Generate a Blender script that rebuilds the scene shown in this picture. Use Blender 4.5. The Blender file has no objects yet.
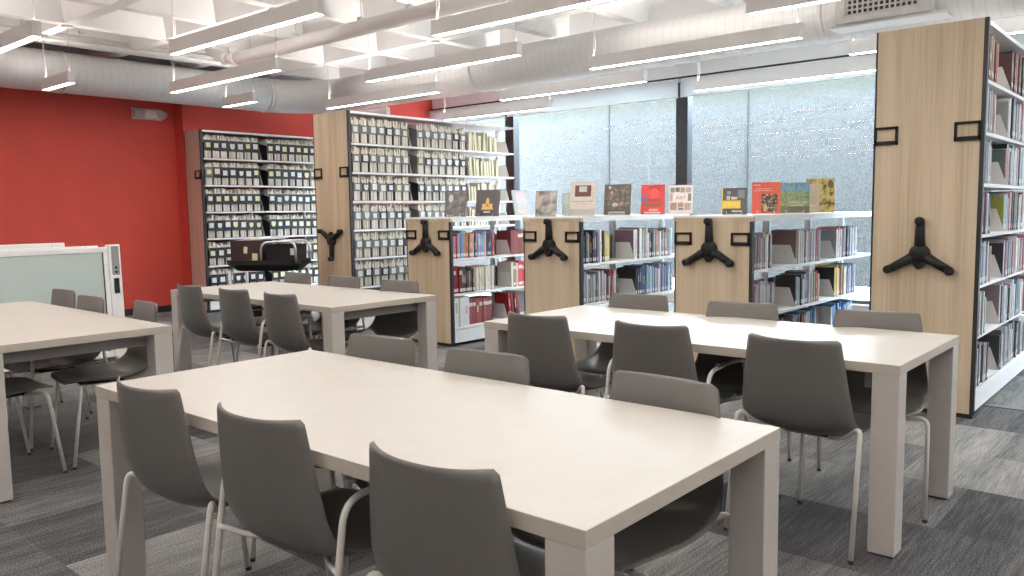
import bpy, math, random
from mathutils import Vector, Matrix
R = random.Random(7)
PI = math.pi
scene = bpy.context.scene
COL = scene.collection

# ------------------------------------------------------------------ materials
def new_mat(name):
    m = bpy.data.materials.new(name); m.use_nodes = True
    nt = m.node_tree
    return m, nt, nt.nodes['Principled BSDF']

def N(nt, kind, **kw):
    n = nt.nodes.new(kind)
    for k, v in kw.items():
        if k.startswith('i_'):
            n.inputs[k[2:].replace('_', ' ')].default_value = v
        else:
            setattr(n, k, v)
    return n

def ramp(nt, stops, interp='LINEAR'):
    r = nt.nodes.new('ShaderNodeValToRGB'); r.color_ramp.interpolation = interp
    e = r.color_ramp.elements
    while len(e) < len(stops): e.new(0.5)
    for i, (p, c) in enumerate(stops):
        e[i].position = p; e[i].color = (*c, 1)
    return r

def coords(nt, scale=(1, 1, 1), kind='Object'):
    tc = nt.nodes.new('ShaderNodeTexCoord'); mp = nt.nodes.new('ShaderNodeMapping')
    mp.inputs['Scale'].default_value = scale
    nt.links.new(tc.outputs[kind], mp.inputs['Vector'])
    return mp.outputs['Vector']

def plain(name, col, rough=0.5, metal=0.0, var=0.06, scale=30.0, bump=0.0, spec=0.5):
    """a surface with a slight procedural mottling"""
    m, nt, b = new_mat(name)
    n = N(nt, 'ShaderNodeTexNoise', i_Scale=scale, i_Detail=3.0)
    nt.links.new(coords(nt), n.inputs['Vector'])
    lo = tuple(max(0, c * (1 - var)) for c in col); hi = tuple(min(1, c * (1 + var)) for c in col)
    r = ramp(nt, [(0.3, lo), (0.7, hi)])
    nt.links.new(n.outputs['Fac'], r.inputs['Fac'])
    nt.links.new(r.outputs['Color'], b.inputs['Base Color'])
    b.inputs['Roughness'].default_value = rough; b.inputs['Metallic'].default_value = metal
    b.inputs['Specular IOR Level'].default_value = spec
    if bump:
        bp = N(nt, 'ShaderNodeBump', i_Strength=bump, i_Distance=0.002)
        nt.links.new(n.outputs['Fac'], bp.inputs['Height']); nt.links.new(bp.outputs['Normal'], b.inputs['Normal'])
    return m

def emis(name, col, strength):
    m, nt, b = new_mat(name)
    b.inputs['Base Color'].default_value = (0.9, 0.9, 0.9, 1)
    b.inputs['Emission Color'].default_value = (*col, 1); b.inputs['Emission Strength'].default_value = strength
    return m

def wood(name, c0, c1, c2, rough=0.45):
    m, nt, b = new_mat(name)
    v = coords(nt, (9, 9, 0.35))
    oi = nt.nodes.new('ShaderNodeObjectInfo')
    sc = N(nt, 'ShaderNodeVectorMath', operation='SCALE'); sc.inputs[0].default_value = (37, 11, 5)
    nt.links.new(oi.outputs['Random'], sc.inputs['Scale'])
    ad = N(nt, 'ShaderNodeVectorMath', operation='ADD')
    nt.links.new(v, ad.inputs[0]); nt.links.new(sc.outputs[0], ad.inputs[1])
    n1 = N(nt, 'ShaderNodeTexNoise', i_Scale=1.0, i_Detail=2.0); nt.links.new(ad.outputs[0], n1.inputs['Vector'])
    v2 = coords(nt, (70, 70, 1.6))
    n2 = N(nt, 'ShaderNodeTexNoise', i_Scale=1.0, i_Detail=4.0); nt.links.new(v2, n2.inputs['Vector'])
    mx = N(nt, 'ShaderNodeMix', data_type='FLOAT'); mx.inputs[0].default_value = 0.4
    nt.links.new(n1.outputs['Fac'], mx.inputs[2]); nt.links.new(n2.outputs['Fac'], mx.inputs[3])
    r = ramp(nt, [(0.36, c0), (0.5, c1), (0.64, c2)])
    nt.links.new(mx.outputs[0], r.inputs['Fac']); nt.links.new(r.outputs['Color'], b.inputs['Base Color'])
    b.inputs['Roughness'].default_value = rough
    return m

def stripes(name, cols, scale=140.0, rough=0.8):
    """fine upright streaks: the edges of stacked paper"""
    m, nt, b = new_mat(name)
    n = N(nt, 'ShaderNodeTexNoise', i_Scale=1.0, i_Detail=2.0)
    nt.links.new(coords(nt, (3, scale, 3)), n.inputs['Vector'])
    k = len(cols)
    r = ramp(nt, [(0.3 + 0.4 * i / (k - 1), c) for i, c in enumerate(cols)])
    nt.links.new(n.outputs['Fac'], r.inputs['Fac']); nt.links.new(r.outputs['Color'], b.inputs['Base Color'])
    b.inputs['Roughness'].default_value = rough
    return m

def carpet_mat():
    m, nt, b = new_mat('carpet_tiles')
    L = nt.links
    tc = nt.nodes.new('ShaderNodeTexCoord')
    sx = nt.nodes.new('ShaderNodeSeparateXYZ'); L.new(tc.outputs['Object'], sx.inputs[0])
    def math_(op, a, b_=None):
        n = N(nt, 'ShaderNodeMath', operation=op)
        for i, v in enumerate((a, b_)):
            if v is None: continue
            if isinstance(v, (int, float)): n.inputs[i].default_value = v
            else: L.new(v, n.inputs[i])
        return n.outputs[0]
    row = math_('FLOOR', math_('DIVIDE', math_('SUBTRACT', sx.outputs['Y'], 2.97), 0.61))
    off = math_('MULTIPLY', math_('MODULO', math_('ADD', row, 40.0), 2.0), 0.305)
    colx = math_('FLOOR', math_('DIVIDE', math_('ADD', math_('ADD', sx.outputs['X'], 0.515), off), 0.61))
    cb = nt.nodes.new('ShaderNodeCombineXYZ'); L.new(row, cb.inputs[0]); L.new(colx, cb.inputs[1]); cb.inputs[2].default_value = 3.3
    wn = N(nt, 'ShaderNodeTexWhiteNoise', noise_dimensions='3D'); L.new(cb.outputs[0], wn.inputs['Vector'])
    tile = wn.outputs['Value']
    mp = N(nt, 'ShaderNodeMapping'); mp.inputs['Scale'].default_value = (70, 5.0, 1)
    L.new(tc.outputs['Object'], mp.inputs[0])
    st = N(nt, 'ShaderNodeTexNoise', i_Scale=1.0, i_Detail=4.0); L.new(mp.outputs[0], st.inputs['Vector'])
    mp2 = N(nt, 'ShaderNodeMapping'); mp2.inputs['Scale'].default_value = (9, 0.9, 1)
    L.new(tc.outputs['Object'], mp2.inputs[0])
    br = N(nt, 'ShaderNodeTexNoise', i_Scale=1.0, i_Detail=2.0); L.new(mp2.outputs[0], br.inputs['Vector'])
    pile = N(nt, 'ShaderNodeTexNoise', i_Scale=165.0, i_Detail=3.0); L.new(tc.outputs['Object'], pile.inputs['Vector'])
    v = math_('ADD', math_('ADD', math_('MULTIPLY', tile, 0.52), 0.06), math_('MULTIPLY', math_('SUBTRACT', st.outputs['Fac'], 0.5), 0.65))
    v = math_('ADD', v, math_('MULTIPLY', math_('SUBTRACT', br.outputs['Fac'], 0.5), 0.45))
    v = math_('ADD', v, math_('MULTIPLY', math_('SUBTRACT', pile.outputs['Fac'], 0.5), 1.6))
    r = ramp(nt, [(0.0, (0.040, 0.039, 0.041)), (0.28, (0.100, 0.098, 0.099)), (0.6, (0.22, 0.213, 0.206)), (1.0, (0.41, 0.392, 0.37))])
    L.new(v, r.inputs['Fac']); L.new(r.outputs['Color'], b.inputs['Base Color'])
    b.inputs['Roughness'].default_value = 0.95; b.inputs['Specular IOR Level'].default_value = 0.15
    bp = N(nt, 'ShaderNodeBump', i_Strength=0.6, i_Distance=0.004)
    L.new(pile.outputs['Fac'], bp.inputs['Height']); L.new(bp.outputs['Normal'], b.inputs['Normal'])
    return m

def duct_mat(axis):
    m, nt, b = new_mat('spiral_duct_paint_' + axis)
    wv = N(nt, 'ShaderNodeTexWave', wave_type='BANDS', bands_direction=axis.upper(), i_Scale=3.4, i_Distortion=1.5, i_Detail=2.0)
    nt.links.new(coords(nt), wv.inputs['Vector'])
    r = ramp(nt, [(0.01, (0.77, 0.755, 0.74)), (0.10, (0.83, 0.815, 0.80))])
    nt.links.new(wv.outputs['Fac'], r.inputs['Fac']); nt.links.new(r.outputs['Color'], b.inputs['Base Color'])
    b.inputs['Roughness'].default_value = 0.5
    return m

def concrete_mat():
    m, nt, b = new_mat('rough_concrete')
    L = nt.links
    v = coords(nt)
    n1 = N(nt, 'ShaderNodeTexNoise', i_Scale=24.0, i_Detail=5.0, i_Roughness=0.8); L.new(v, n1.inputs['Vector'])
    r1 = ramp(nt, [(0.38, (0.006, 0.006, 0.006)), (0.455, (0.021, 0.021, 0.0205)), (0.53, (0.029, 0.029, 0.0283)), (0.63, (0.040, 0.040, 0.039))])
    L.new(n1.outputs['Fac'], r1.inputs['Fac'])
    # weather stains running down from the top edge of the wall
    sep = nt.nodes.new('ShaderNodeSeparateXYZ'); L.new(v, sep.inputs[0])
    n2 = N(nt, 'ShaderNodeTexNoise', i_Scale=2.2, i_Detail=5.0, i_Roughness=0.7); L.new(v, n2.inputs['Vector'])
    ht = N(nt, 'ShaderNodeMapRange'); ht.inputs['From Min'].default_value = 2.72; ht.inputs['From Max'].default_value = 3.30
    L.new(sep.outputs['Z'], ht.inputs['Value'])
    mu = N(nt, 'ShaderNodeMath', operation='MULTIPLY'); L.new(ht.outputs[0], mu.inputs[0]); L.new(n2.outputs['Fac'], mu.inputs[1])
    r2 = ramp(nt, [(0.24, (0, 0, 0)), (0.46, (1, 1, 1))]); L.new(mu.outputs[0], r2.inputs['Fac'])
    mix = N(nt, 'ShaderNodeMix', data_type='RGBA'); mix.inputs[7].default_value = (0.0165, 0.0168, 0.0105, 1)
    mm = N(nt, 'ShaderNodeMath', operation='MULTIPLY'); mm.inputs[1].default_value = 0.85
    L.new(r2.outputs['Color'], mm.inputs[0])
    L.new(mm.outputs[0], mix.inputs[0]); L.new(r1.outputs['Color'], mix.inputs[6])
    L.new(mix.outputs[2], b.inputs['Base Color']); b.inputs['Roughness'].default_value = 0.95
    return m

def fabric_mat(name, col):
    m = bpy.data.materials.new(name); m.use_nodes = True; nt = m.node_tree
    nt.nodes.remove(nt.nodes['Principled BSDF']); out = nt.nodes['Material Output']
    d = N(nt, 'ShaderNodeBsdfDiffuse'); d.inputs['Color'].default_value = (*col, 1)
    t = N(nt, 'ShaderNodeBsdfTranslucent'); t.inputs['Color'].default_value = (*col, 1)
    n = N(nt, 'ShaderNodeTexNoise', i_Scale=400.0); nt.links.new(coords(nt), n.inputs['Vector'])
    r = N(nt, 'ShaderNodeMapRange'); r.inputs['To Min'].default_value = .40; r.inputs['To Max'].default_value = .60
    nt.links.new(n.outputs['Fac'], r.inputs['Value'])
    mx = N(nt, 'ShaderNodeMixShader'); nt.links.new(r.outputs[0], mx.inputs[0])
    nt.links.new(d.outputs[0], mx.inputs[1]); nt.links.new(t.outputs[0], mx.inputs[2]); nt.links.new(mx.outputs[0], out.inputs['Surface'])
    return m

def glass_mat(name, tint, k=1.0):
    m = bpy.data.materials.new(name); m.use_nodes = True; nt = m.node_tree
    nt.nodes.remove(nt.nodes['Principled BSDF']); out = nt.nodes['Material Output']
    t = N(nt, 'ShaderNodeBsdfTransparent'); t.inputs['Color'].default_value = (*tint, 1)
    g = N(nt, 'ShaderNodeBsdfGlossy'); g.inputs['Roughness'].default_value = 0.0
    g.inputs['Color'].default_value = (k, k, k, 1)
    f = N(nt, 'ShaderNodeFresnel'); ge = N(nt, 'ShaderNodeNewGeometry')
    io = N(nt, 'ShaderNodeMath', operation='MULTIPLY_ADD'); io.inputs[1].default_value = 1 / 1.5 - 1.5; io.inputs[2].default_value = 1.5
    nt.links.new(ge.outputs['Backfacing'], io.inputs[0]); nt.links.new(io.outputs[0], f.inputs['IOR'])   # a thin pane: same reflectance from both sides
    mx = N(nt, 'ShaderNodeMixShader')
    nt.links.new(f.outputs[0], mx.inputs[0]); nt.links.new(t.outputs[0], mx.inputs[1]); nt.links.new(g.outputs[0], mx.inputs[2])
    nt.links.new(mx.outputs[0], out.inputs['Surface'])
    return m

LIGHT_COL = (1.0, 0.95, 0.89)
M = dict(
    red=plain('red_paint', (0.56, 0.064, 0.044), 0.7, var=0.05, scale=3),
    white_wall=plain('white_paint', (0.88, 0.875, 0.865), 0.8, var=0.02, scale=4),
    ceiling=plain('ceiling_paint', (0.88, 0.865, 0.85), 0.85, var=0.02, scale=5),
    duct=plain('duct_paint', (0.83, 0.815, 0.80), 0.55, var=0.03, scale=6),
    pipe=plain('pipe_paint', (0.78, 0.755, 0.73), 0.6, var=0.03, scale=9),
    carpet=carpet_mat(),
    laminate=plain('birch_laminate', (0.495, 0.467, 0.43), 0.38, var=0.025, scale=11),
    laminate_edge=plain('laminate_edge', (0.44, 0.395, 0.34), 0.5, var=0.03, scale=25),
    table_leg=plain('taupe_metal_paint', (0.46, 0.425, 0.40), 0.5, var=0.02, scale=20),
    apron=plain('grey_steel_apron', (0.27, 0.25, 0.24), 0.5, var=0.02),
    foot=plain('dark_glide', (0.03, 0.03, 0.03), 0.6),
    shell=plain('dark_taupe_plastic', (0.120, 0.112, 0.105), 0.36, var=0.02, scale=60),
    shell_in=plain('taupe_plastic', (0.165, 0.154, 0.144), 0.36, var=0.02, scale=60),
    white_tube=plain('white_powder_coat', (0.66, 0.63, 0.60), 0.35, var=0.02),
    black_plastic=plain('black_plastic', (0.012, 0.0115, 0.0115), 0.55, var=0.1, spec=0.3),
    black_metal=plain('black_metal', (0.02, 0.021, 0.024), 0.45, var=0.1),
    oak=wood('light_oak_laminate', (0.44, 0.34, 0.225), (0.55, 0.44, 0.31), (0.63, 0.515, 0.375)),
    oak_dark=wood('red_oak_laminate', (0.46, 0.315, 0.245), (0.54, 0.39, 0.31), (0.60, 0.455, 0.37)),
    steel=plain('pale_grey_steel', (0.60, 0.61, 0.61), 0.42, var=0.02),
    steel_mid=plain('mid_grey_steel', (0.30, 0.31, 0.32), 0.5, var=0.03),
    steel_white=plain('white_steel', (0.86, 0.865, 0.865), 0.4, var=0.02),
    dark_back=plain('dark_back_panel', (0.20, 0.205, 0.215), 0.6, var=0.05),
    bookend=plain('grey_bookend_steel', (0.74, 0.73, 0.71), 0.45, var=0.03),
    light_body=plain('luminaire_white', (0.86, 0.845, 0.83), 0.5, var=0.01),
    diffuser=emis('luminaire_diffuser', LIGHT_COL, 29.0),
    uplight=emis('luminaire_uplight', LIGHT_COL, 28.0),
    cable=plain('cable_grey', (0.45, 0.43, 0.42), 0.5),
    cable_white=plain('cable_white', (0.8, 0.78, 0.76), 0.5),
    grille_dark=plain('grille_dark', (0.05, 0.05, 0.05), 0.7),
    grille=plain('grille_paint', (0.62, 0.60, 0.57), 0.5),
    glass=glass_mat('window_glass', (0.93, 0.96, 0.97), 0.26),
    shade_fabric=fabric_mat('shade_fabric', (0.86, 0.87, 0.87)),
    concrete=concrete_mat(),
    pave=plain('pale_paving', (0.60, 0.60, 0.59), 0.9, var=0.08, scale=6),
    joint=plain('concrete_joint', (0.015, 0.0153, 0.0153), 0.9),
    screen=plain('grey_green_screen', (0.50, 0.58, 0.555), 0.22, var=0.02, scale=2),
    white_plastic=plain('white_plastic', (0.86, 0.855, 0.845), 0.4, var=0.02),
    panel_grey=plain('control_panel_grey', (0.28, 0.27, 0.25), 0.5),
    lamp_glass=plain('emergency_lens', (0.5, 0.48, 0.46), 0.3, var=0.2, scale=70),
    chrome=plain('chrome', (0.62, 0.62, 0.62), 0.34, metal=1.0, var=0.02),
    crate=plain('oxblood_box', (0.036, 0.012, 0.010), 0.45, var=0.1),
    note=plain('yellow_note', (0.68, 0.60, 0.36), 0.8, var=0.03),
    paper=plain('paper_white', (0.76, 0.74, 0.70), 0.8, var=0.03, scale=80),
    label_white=plain('label_card', (0.72, 0.72, 0.70), 0.7, var=0.03),
    label_yellow=plain('label_card_yellow', (0.70, 0.66, 0.40), 0.7, var=0.03),
    pages=stripes('page_edges', [(0.45, 0.40, 0.33), (0.66, 0.61, 0.52), (0.76, 0.73, 0.66)], 260),
    pam_a=stripes('pamphlet_edges', [(0.34, 0.31, 0.26), (0.76, 0.71, 0.59), (0.84, 0.82, 0.76), (0.66, 0.61, 0.52)], 130),
    pam_b=stripes('pamphlet_edges_grey', [(0.26, 0.25, 0.23), (0.60, 0.57, 0.52), (0.78, 0.76, 0.71)], 130),
    manila=stripes('manila_folders', [(0.48, 0.44, 0.30), (0.66, 0.62, 0.46), (0.76, 0.73, 0.60)], 60),
    holder_grey=plain('holder_grey', (0.15, 0.15, 0.14), 0.5, var=0.06),
    holder_black=plain('holder_black', (0.014, 0.015, 0.019), 0.45, var=0.1),
)
TRIMLINE = plain('shadow_gap_black', (0.015, 0.016, 0.018), 0.6)

_cov = {}
def cover(col, rough=0.45):
    key = tuple(round(c, 3) for c in col)
    if key not in _cov:
        _cov[key] = plain('book_cloth', col, rough, var=0.10, scale=45)
    return _cov[key]

# ------------------------------------------------------------------ mesh helpers
class MB:
    def __init__(self): self.v = []; self.f = []; self.m = []; self.s = []
    def face(self, pts, mi=0, smooth=False):
        i = len(self.v); self.v += [tuple(p) for p in pts]; self.f.append(tuple(range(i, i + len(pts)))); self.m.append(mi); self.s.append(smooth)
    def box(self, x0, x1, y0, y1, z0, z1, mi=0, M4=None, faces=None):
        """faces: optional dict face key -> material index; keys -x +x -y +y -z +z"""
        P = [Vector((x, y, z)) for x in (x0, x1) for y in (y0, y1) for z in (z0, z1)]
        if M4 is not None: P = [M4 @ p for p in P]
        i = len(self.v); self.v += [tuple(p) for p in P]
        for key, q in (('-x', (0, 1, 3, 2)), ('+x', (4, 6, 7, 5)), ('-y', (0, 4, 5, 1)), ('+y', (2, 3, 7, 6)), ('-z', (0, 2, 6, 4)), ('+z', (1, 5, 7, 3))):
            self.f.append(tuple(i + k for k in q)); self.m.append((faces or {}).get(key, mi)); self.s.append(False)
        return self
    def prism(self, poly, axis, a0, a1, mi=0):
        """extrude a polygon (pairs) along axis 'x','y','z' from a0 to a1"""
        def P(p, a):
            return {'x': (a, p[0], p[1]), 'y': (p[0], a, p[1]), 'z': (p[0], p[1], a)}[axis]
        n = len(poly); i = len(self.v)
        self.v += [P(p, a0) for p in poly] + [P(p, a1) for p in poly]
        self.f.append(tuple(i + k for k in range(n - 1, -1, -1))); self.f.append(tuple(i + n + k for k in range(n)))
        self.m += [mi, mi]; self.s += [False, False]
        for k in range(n):
            j = (k + 1) % n
            self.f.append((i + k, i + j, i + n + j, i + n + k)); self.m.append(mi); self.s.append(False)
        return self
    def tube(self, path, r, n=10, mi=0, caps=True, smooth=True):
        path = [Vector(p) for p in path]; rings = []
        up = None
        for k, p in enumerate(path):
            d = (path[min(k + 1, len(path) - 1)] - path[max(k - 1, 0)]).normalized()
            if up is None:
                up = Vector((0, 0, 1)) if abs(d.z) < 0.9 else Vector((1, 0, 0))
            a = d.cross(up)
            if a.length < 1e-5: a = d.cross(Vector((0, 1, 0)))
            a.normalize(); b = a.cross(d).normalized(); up = b
            rr = r[k] if isinstance(r, (list, tuple)) else r
            i = len(self.v)
            for t in range(n):
                th = 2 * PI * t / n
                self.v.append(tuple(p + a * (rr * math.cos(th)) + b * (rr * math.sin(th))))
            rings.append(i)
        for k in range(len(rings) - 1):
            for t in range(n):
                u = (t + 1) % n
                self.f.append((rings[k] + t, rings[k] + u, rings[k + 1] + u, rings[k + 1] + t)); self.m.append(mi); self.s.append(smooth)
        if caps:
            self.f.append(tuple(rings[0] + t for t in range(n - 1, -1, -1))); self.m.append(mi); self.s.append(False)
            self.f.append(tuple(rings[-1] + t for t in range(n))); self.m.append(mi); self.s.append(False)
        return self
    def ball(self, c, r, n=10, mi=0, sq=(1, 1, 1)):
        c = Vector(c); m = n // 2
        prof = [c + Vector((0, 0, -r * sq[2]))]
        i0 = len(self.v)
        for a in range(1, m):
            ph = -PI / 2 + PI * a / m
            for t in range(n):
                th = 2 * PI * t / n
                self.v.append((c.x + r * sq[0] * math.cos(ph) * math.cos(th), c.y + r * sq[1] * math.cos(ph) * math.sin(th), c.z + r * sq[2] * math.sin(ph)))
        b = len(self.v); self.v.append((c.x, c.y, c.z - r * sq[2])); self.v.append((c.x, c.y, c.z + r * sq[2]))
        for a in range(m - 2):
            for t in range(n):
                u = (t + 1) % n
                self.f.append((i0 + a * n + t, i0 + a * n + u, i0 + (a + 1) * n + u, i0 + (a + 1) * n + t)); self.m.append(mi); self.s.append(True)
        for t in range(n):
            u = (t + 1) % n
            self.f.append((b, i0 + u, i0 + t)); self.m.append(mi); self.s.append(True)
            self.f.append((b + 1, i0 + (m - 2) * n + t, i0 + (m - 2) * n + u)); self.m.append(mi); self.s.append(True)
        return self
    def build(self, name, mats, parent=None, bevel=0.0, loc=None, rot=None, segs=2):
        if not isinstance(mats, (list, tuple)): mats = [mats]
        me = bpy.data.meshes.new(name); me.from_pydata(self.v, [], self.f)
        for m in mats: me.materials.append(m)
        me.polygons.foreach_set('material_index', self.m); me.polygons.foreach_set('use_smooth', self.s)
        me.update()
        o = bpy.data.objects.new(name, me); COL.objects.link(o)
        if parent is not None: o.parent = parent
        if loc is not None: o.location = loc
        if rot is not None: o.rotation_euler = rot
        if bevel:
            b = o.modifiers.new('bevel', 'BEVEL'); b.width = bevel; b.segments = segs; b.limit_method = 'ANGLE'
        return o

def tag(o, label, cat=None, group=None, kind=None):
    if label: o['label'] = label
    if cat: o['category'] = cat
    if group: o['group'] = group
    if kind: o['kind'] = kind
    return o
def thing(name, label, cat, loc=(0, 0, 0), rz=0.0, group=None):
    o = bpy.data.objects.new(name, None); COL.objects.link(o)
    o.empty_display_size = 0.1; o.location = loc; o.rotation_euler = (0, 0, rz)
    return tag(o, label, cat, group)
KIDS = {}
def dup(root, loc, rz, label, group=None):
    def kids(o): return [c for c in o.children]
    r = root.copy(); COL.objects.link(r); r.location = loc; r.rotation_euler = (0, 0, rz); r['label'] = label
    if group: r['group'] = group
    for ch in kids(root):
        c = ch.copy(); COL.objects.link(c); c.parent = r
        for g in kids(ch):
            d = g.copy(); COL.objects.link(d); d.parent = c
    return r
def structure(o, label=None):
    o['kind'] = 'structure'
    if label: o['label'] = label
    return o
ORD = ['zeroth', 'first', 'second', 'third', 'fourth', 'fifth', 'sixth', 'seventh', 'eighth', 'ninth', 'tenth', 'eleventh', 'twelfth', 'thirteenth', 'fourteenth', 'fifteenth', 'sixteenth', 'seventeenth', 'eighteenth', 'nineteenth', 'twentieth',
       'twenty-first', 'twenty-second', 'twenty-third', 'twenty-fourth', 'twenty-fifth', 'twenty-sixth', 'twenty-seventh', 'twenty-eighth', 'twenty-ninth', 'thirtieth']

def arc(c, r, a0, a1, n, plane):
    out = []
    for k in range(n + 1):
        a = a0 + (a1 - a0) * k / n
        u, v = r * math.cos(a), r * math.sin(a)
        out.append(tuple(Vector(c) + {'xz': Vector((u, 0, v)), 'yz': Vector((0, u, v)), 'xy': Vector((u, v, 0))}[plane]))
    return out
def smooth_path(pts, r=0.04, n=5):
    """round the corners of a polyline"""
    P = [Vector(p) for p in pts]; out = [P[0]]
    for k in range(1, len(P) - 1):
        a, b, c = P[k - 1], P[k], P[k + 1]
        d0 = (a - b); d1 = (c - b); q = min(r, d0.length * 0.48, d1.length * 0.48)
        s, e = b + d0.normalized() * q, b + d1.normalized() * q
        for t in range(n + 1):
            u = t / n
            out.append(s * (1 - u) ** 2 + b * (2 * u * (1 - u)) + e * u * u)
    out.append(P[-1])
    return out

# ------------------------------------------------------------------ camera (solved from the table and shelf corners)
yaw, pit, rol = -0.7136, -0.0949, -0.0136
F = Vector((math.sin(yaw) * math.cos(pit), math.cos(yaw) * math.cos(pit), math.sin(pit)))
Rt = Vector((math.cos(yaw), -math.sin(yaw), 0)); U = Rt.cross(F)
R2 = Rt * math.cos(rol) + U * math.sin(rol); U2 = -Rt * math.sin(rol) + U * math.cos(rol)
CAM = Vector((0, 0, 1.3264))
cd = bpy.data.cameras.new('camera'); cam = bpy.data.objects.new('camera', cd); COL.objects.link(cam)
cd.sensor_width = 36.0; cd.lens = 814.246 / 1024 * 36.0; cd.clip_start = 0.05; cd.clip_end = 200
cam.matrix_world = Matrix(((R2.x, U2.x, -F.x, CAM.x), (R2.y, U2.y, -F.y, CAM.y), (R2.z, U2.z, -F.z, CAM.z), (0, 0, 0, 1)))
scene.camera = cam

# ------------------------------------------------------------------ the room
XL, XL2, XR, YB, YW, ZC = -10.92, -10.70, 4.2, -3.6, 10.3, 3.62
structure(MB().box(XL - .3, XR + .2, YB - .2, YW + .15, -0.1, 0).build('floor', M['carpet']), 'grey carpet tile floor in mixed shades')
structure(MB().box(XL - .2, XL, YB, 5.60, 0, ZC).box(XL - .2, XL2, 5.575, YW + .1, 0, ZC).build('wall_left', M['red']), 'red painted wall with a shallow step')
structure(MB().box(XR, XR + .2, YB, YW + .1, 0, ZC).build('wall_right', M['white_wall']))
structure(MB().box(XL - .2, XR + .2, YB - .2, YB, 0, ZC).build('wall_front', M['white_wall']))
structure(MB().box(XL2, XR, YW - .05, YW + .15, 3.14, ZC).box(XL2, XR, YW - .08, YW + .15, 0, 0.12).build('wall_back', M['white_wall']), 'white bulkhead and low wall around the windows')
structure(MB().box(XL2, XR, YW - .052, YW + .1, 3.11, 3.14).build('trim_1', TRIMLINE), 'black shadow gap above the roller shades')
structure(MB().box(XL, XL + .012, YB, 5.57, 0, .09).box(XL2, XL2 + .012, 5.575, YW, 0, .09).build('baseboard_left', M['black_metal']))
structure(MB().box(XL2, XR, YW - .12, YW - .08, .11, .13).build('trim_2', M['steel_white']), 'white window sill')
structure(MB().box(XL, XL + .006, YB, 5.57, 3.06, ZC).box(XL2, XL2 + .006, 5.565, 8.3, 3.06, ZC).box(XL, XL2 + .006, 5.569, 5.575, 3.06, ZC).build('shade_band', M['steel_mid']), 'band of wall above the duct with its shade painted in dark grey')  # the shade behind the duct and conduits is painted on as dark grey
cb = MB()
cb.box(XL - .2, XR + .2, YB - .2, YW + .15, ZC, ZC + .12)
ry = [3.53 + 1.0633 * k for k in range(-6, 7)]; rx = [-4.77 + 1.0633 * k for k in range(-6, 9)]
ZR = 3.28
for y in ry:
    if y < YW - .1: cb.prism([(y - .065, ZR), (y + .065, ZR), (y + .16, ZC + .01), (y - .16, ZC + .01)], 'x', XL, XR)
for x in rx:
    if XL < x < XR:
        cb.prism([(x - .065, ZR + .0006), (x + .065, ZR + .0006), (x + .16, ZC + .01), (x - .16, ZC + .01)], 'y', YB, YW)
structure(cb.build('ceiling', M['ceiling']), 'white coffered concrete ceiling')
# floor tracks of the movable ranges
structure(MB().box(-8.2, 2.5, 6.02, 6.09, 0, .004).box(-8.2, 2.5, 7.75, 7.82, 0, .004).build('trim_3', M['black_metal']), 'dark floor tracks of the movable shelving')

# windows
MULL = [-8.87, -5.70, -2.53, 0.64, 3.81]
edges = [XL2] + MULL + [XR]
for i in range(len(edges) - 1):
    x0, x1 = edges[i] + .085, edges[i + 1] - .085
    fr = MB()
    for (a, b) in ((edges[i], edges[i] + .09), (edges[i + 1] - .09, edges[i + 1])):
        fr.box(a, b, YW - .07, YW + .07, .12, 3.11)
    fr.box(x0, x1, YW - .04, YW + .05, .12, .17); fr.box(x0, x1, YW - .04, YW + .05, 3.07, 3.11)
    w = fr.build('window_%d' % (i + 1), M['black_metal']); structure(w, 'black framed window looking onto a concrete wall')
    MB().box(x0, x1, YW, YW + .008, .15, 3.09).build('glass_pane', M['glass'], w)
    if i in (0, 1, 2, 3):
        t = thing('roller_blind', ['white roller blind drawn a little way down over the window next to the red wall', 'white roller blind drawn a little way down over the window left of the black mullion', 'white roller blind drawn a little way down over the window behind the low ranges', 'white roller blind drawn a little way down over the window behind the right tall range'][i], 'shade', ((x0 + x1) / 2, YW - .14, 2.84), 0, 'roller blinds over the windows')
        h = (x1 - x0) / 2 + .07
        MB().tube([(-h, .02, .235), (h, .02, .235)], .028, 16).build('roller_tube', M['steel_white'], t)
        MB().box(-h + .005, h - .005, -.009, -.007, .008, .245).build('fabric', M['shade_fabric'], t)
        MB().tube([(-h + .005, -.008, .008), (h - .005, -.008, .008)], .008).build('hem_bar', M['steel_white'], t)

# outside: a concrete retaining wall across a light well
structure(MB().box(-26, 14, 13.2, 13.5, -1, 3.42).box(-14.6, -14.3, YW + .2, 13.2, -1, 3.42).box(7.0, 7.3, YW + .2, 13.2, -1, 3.42).build('wall_outside', M['concrete']), 'speckled concrete retaining wall outside')  # both end walls are added out of view to even out the daylight
structure(MB().box(-26, 14, 13.12, 13.6, 3.42, 3.50).build('trim_4', M['pave']))
structure(MB().box(-26, 14, YW + .15, 13.2, -.1, .06).build('ground_outside', M['pave']))
jb = MB()
for x in (-13.4, -11.2, -8.92, -6.11, -3.4, -1.6, .8): jb.box(x - .012, x + .012, 13.18, 13.2, .12, 3.42)
structure(jb.build('trim_5', M['joint']))

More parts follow.
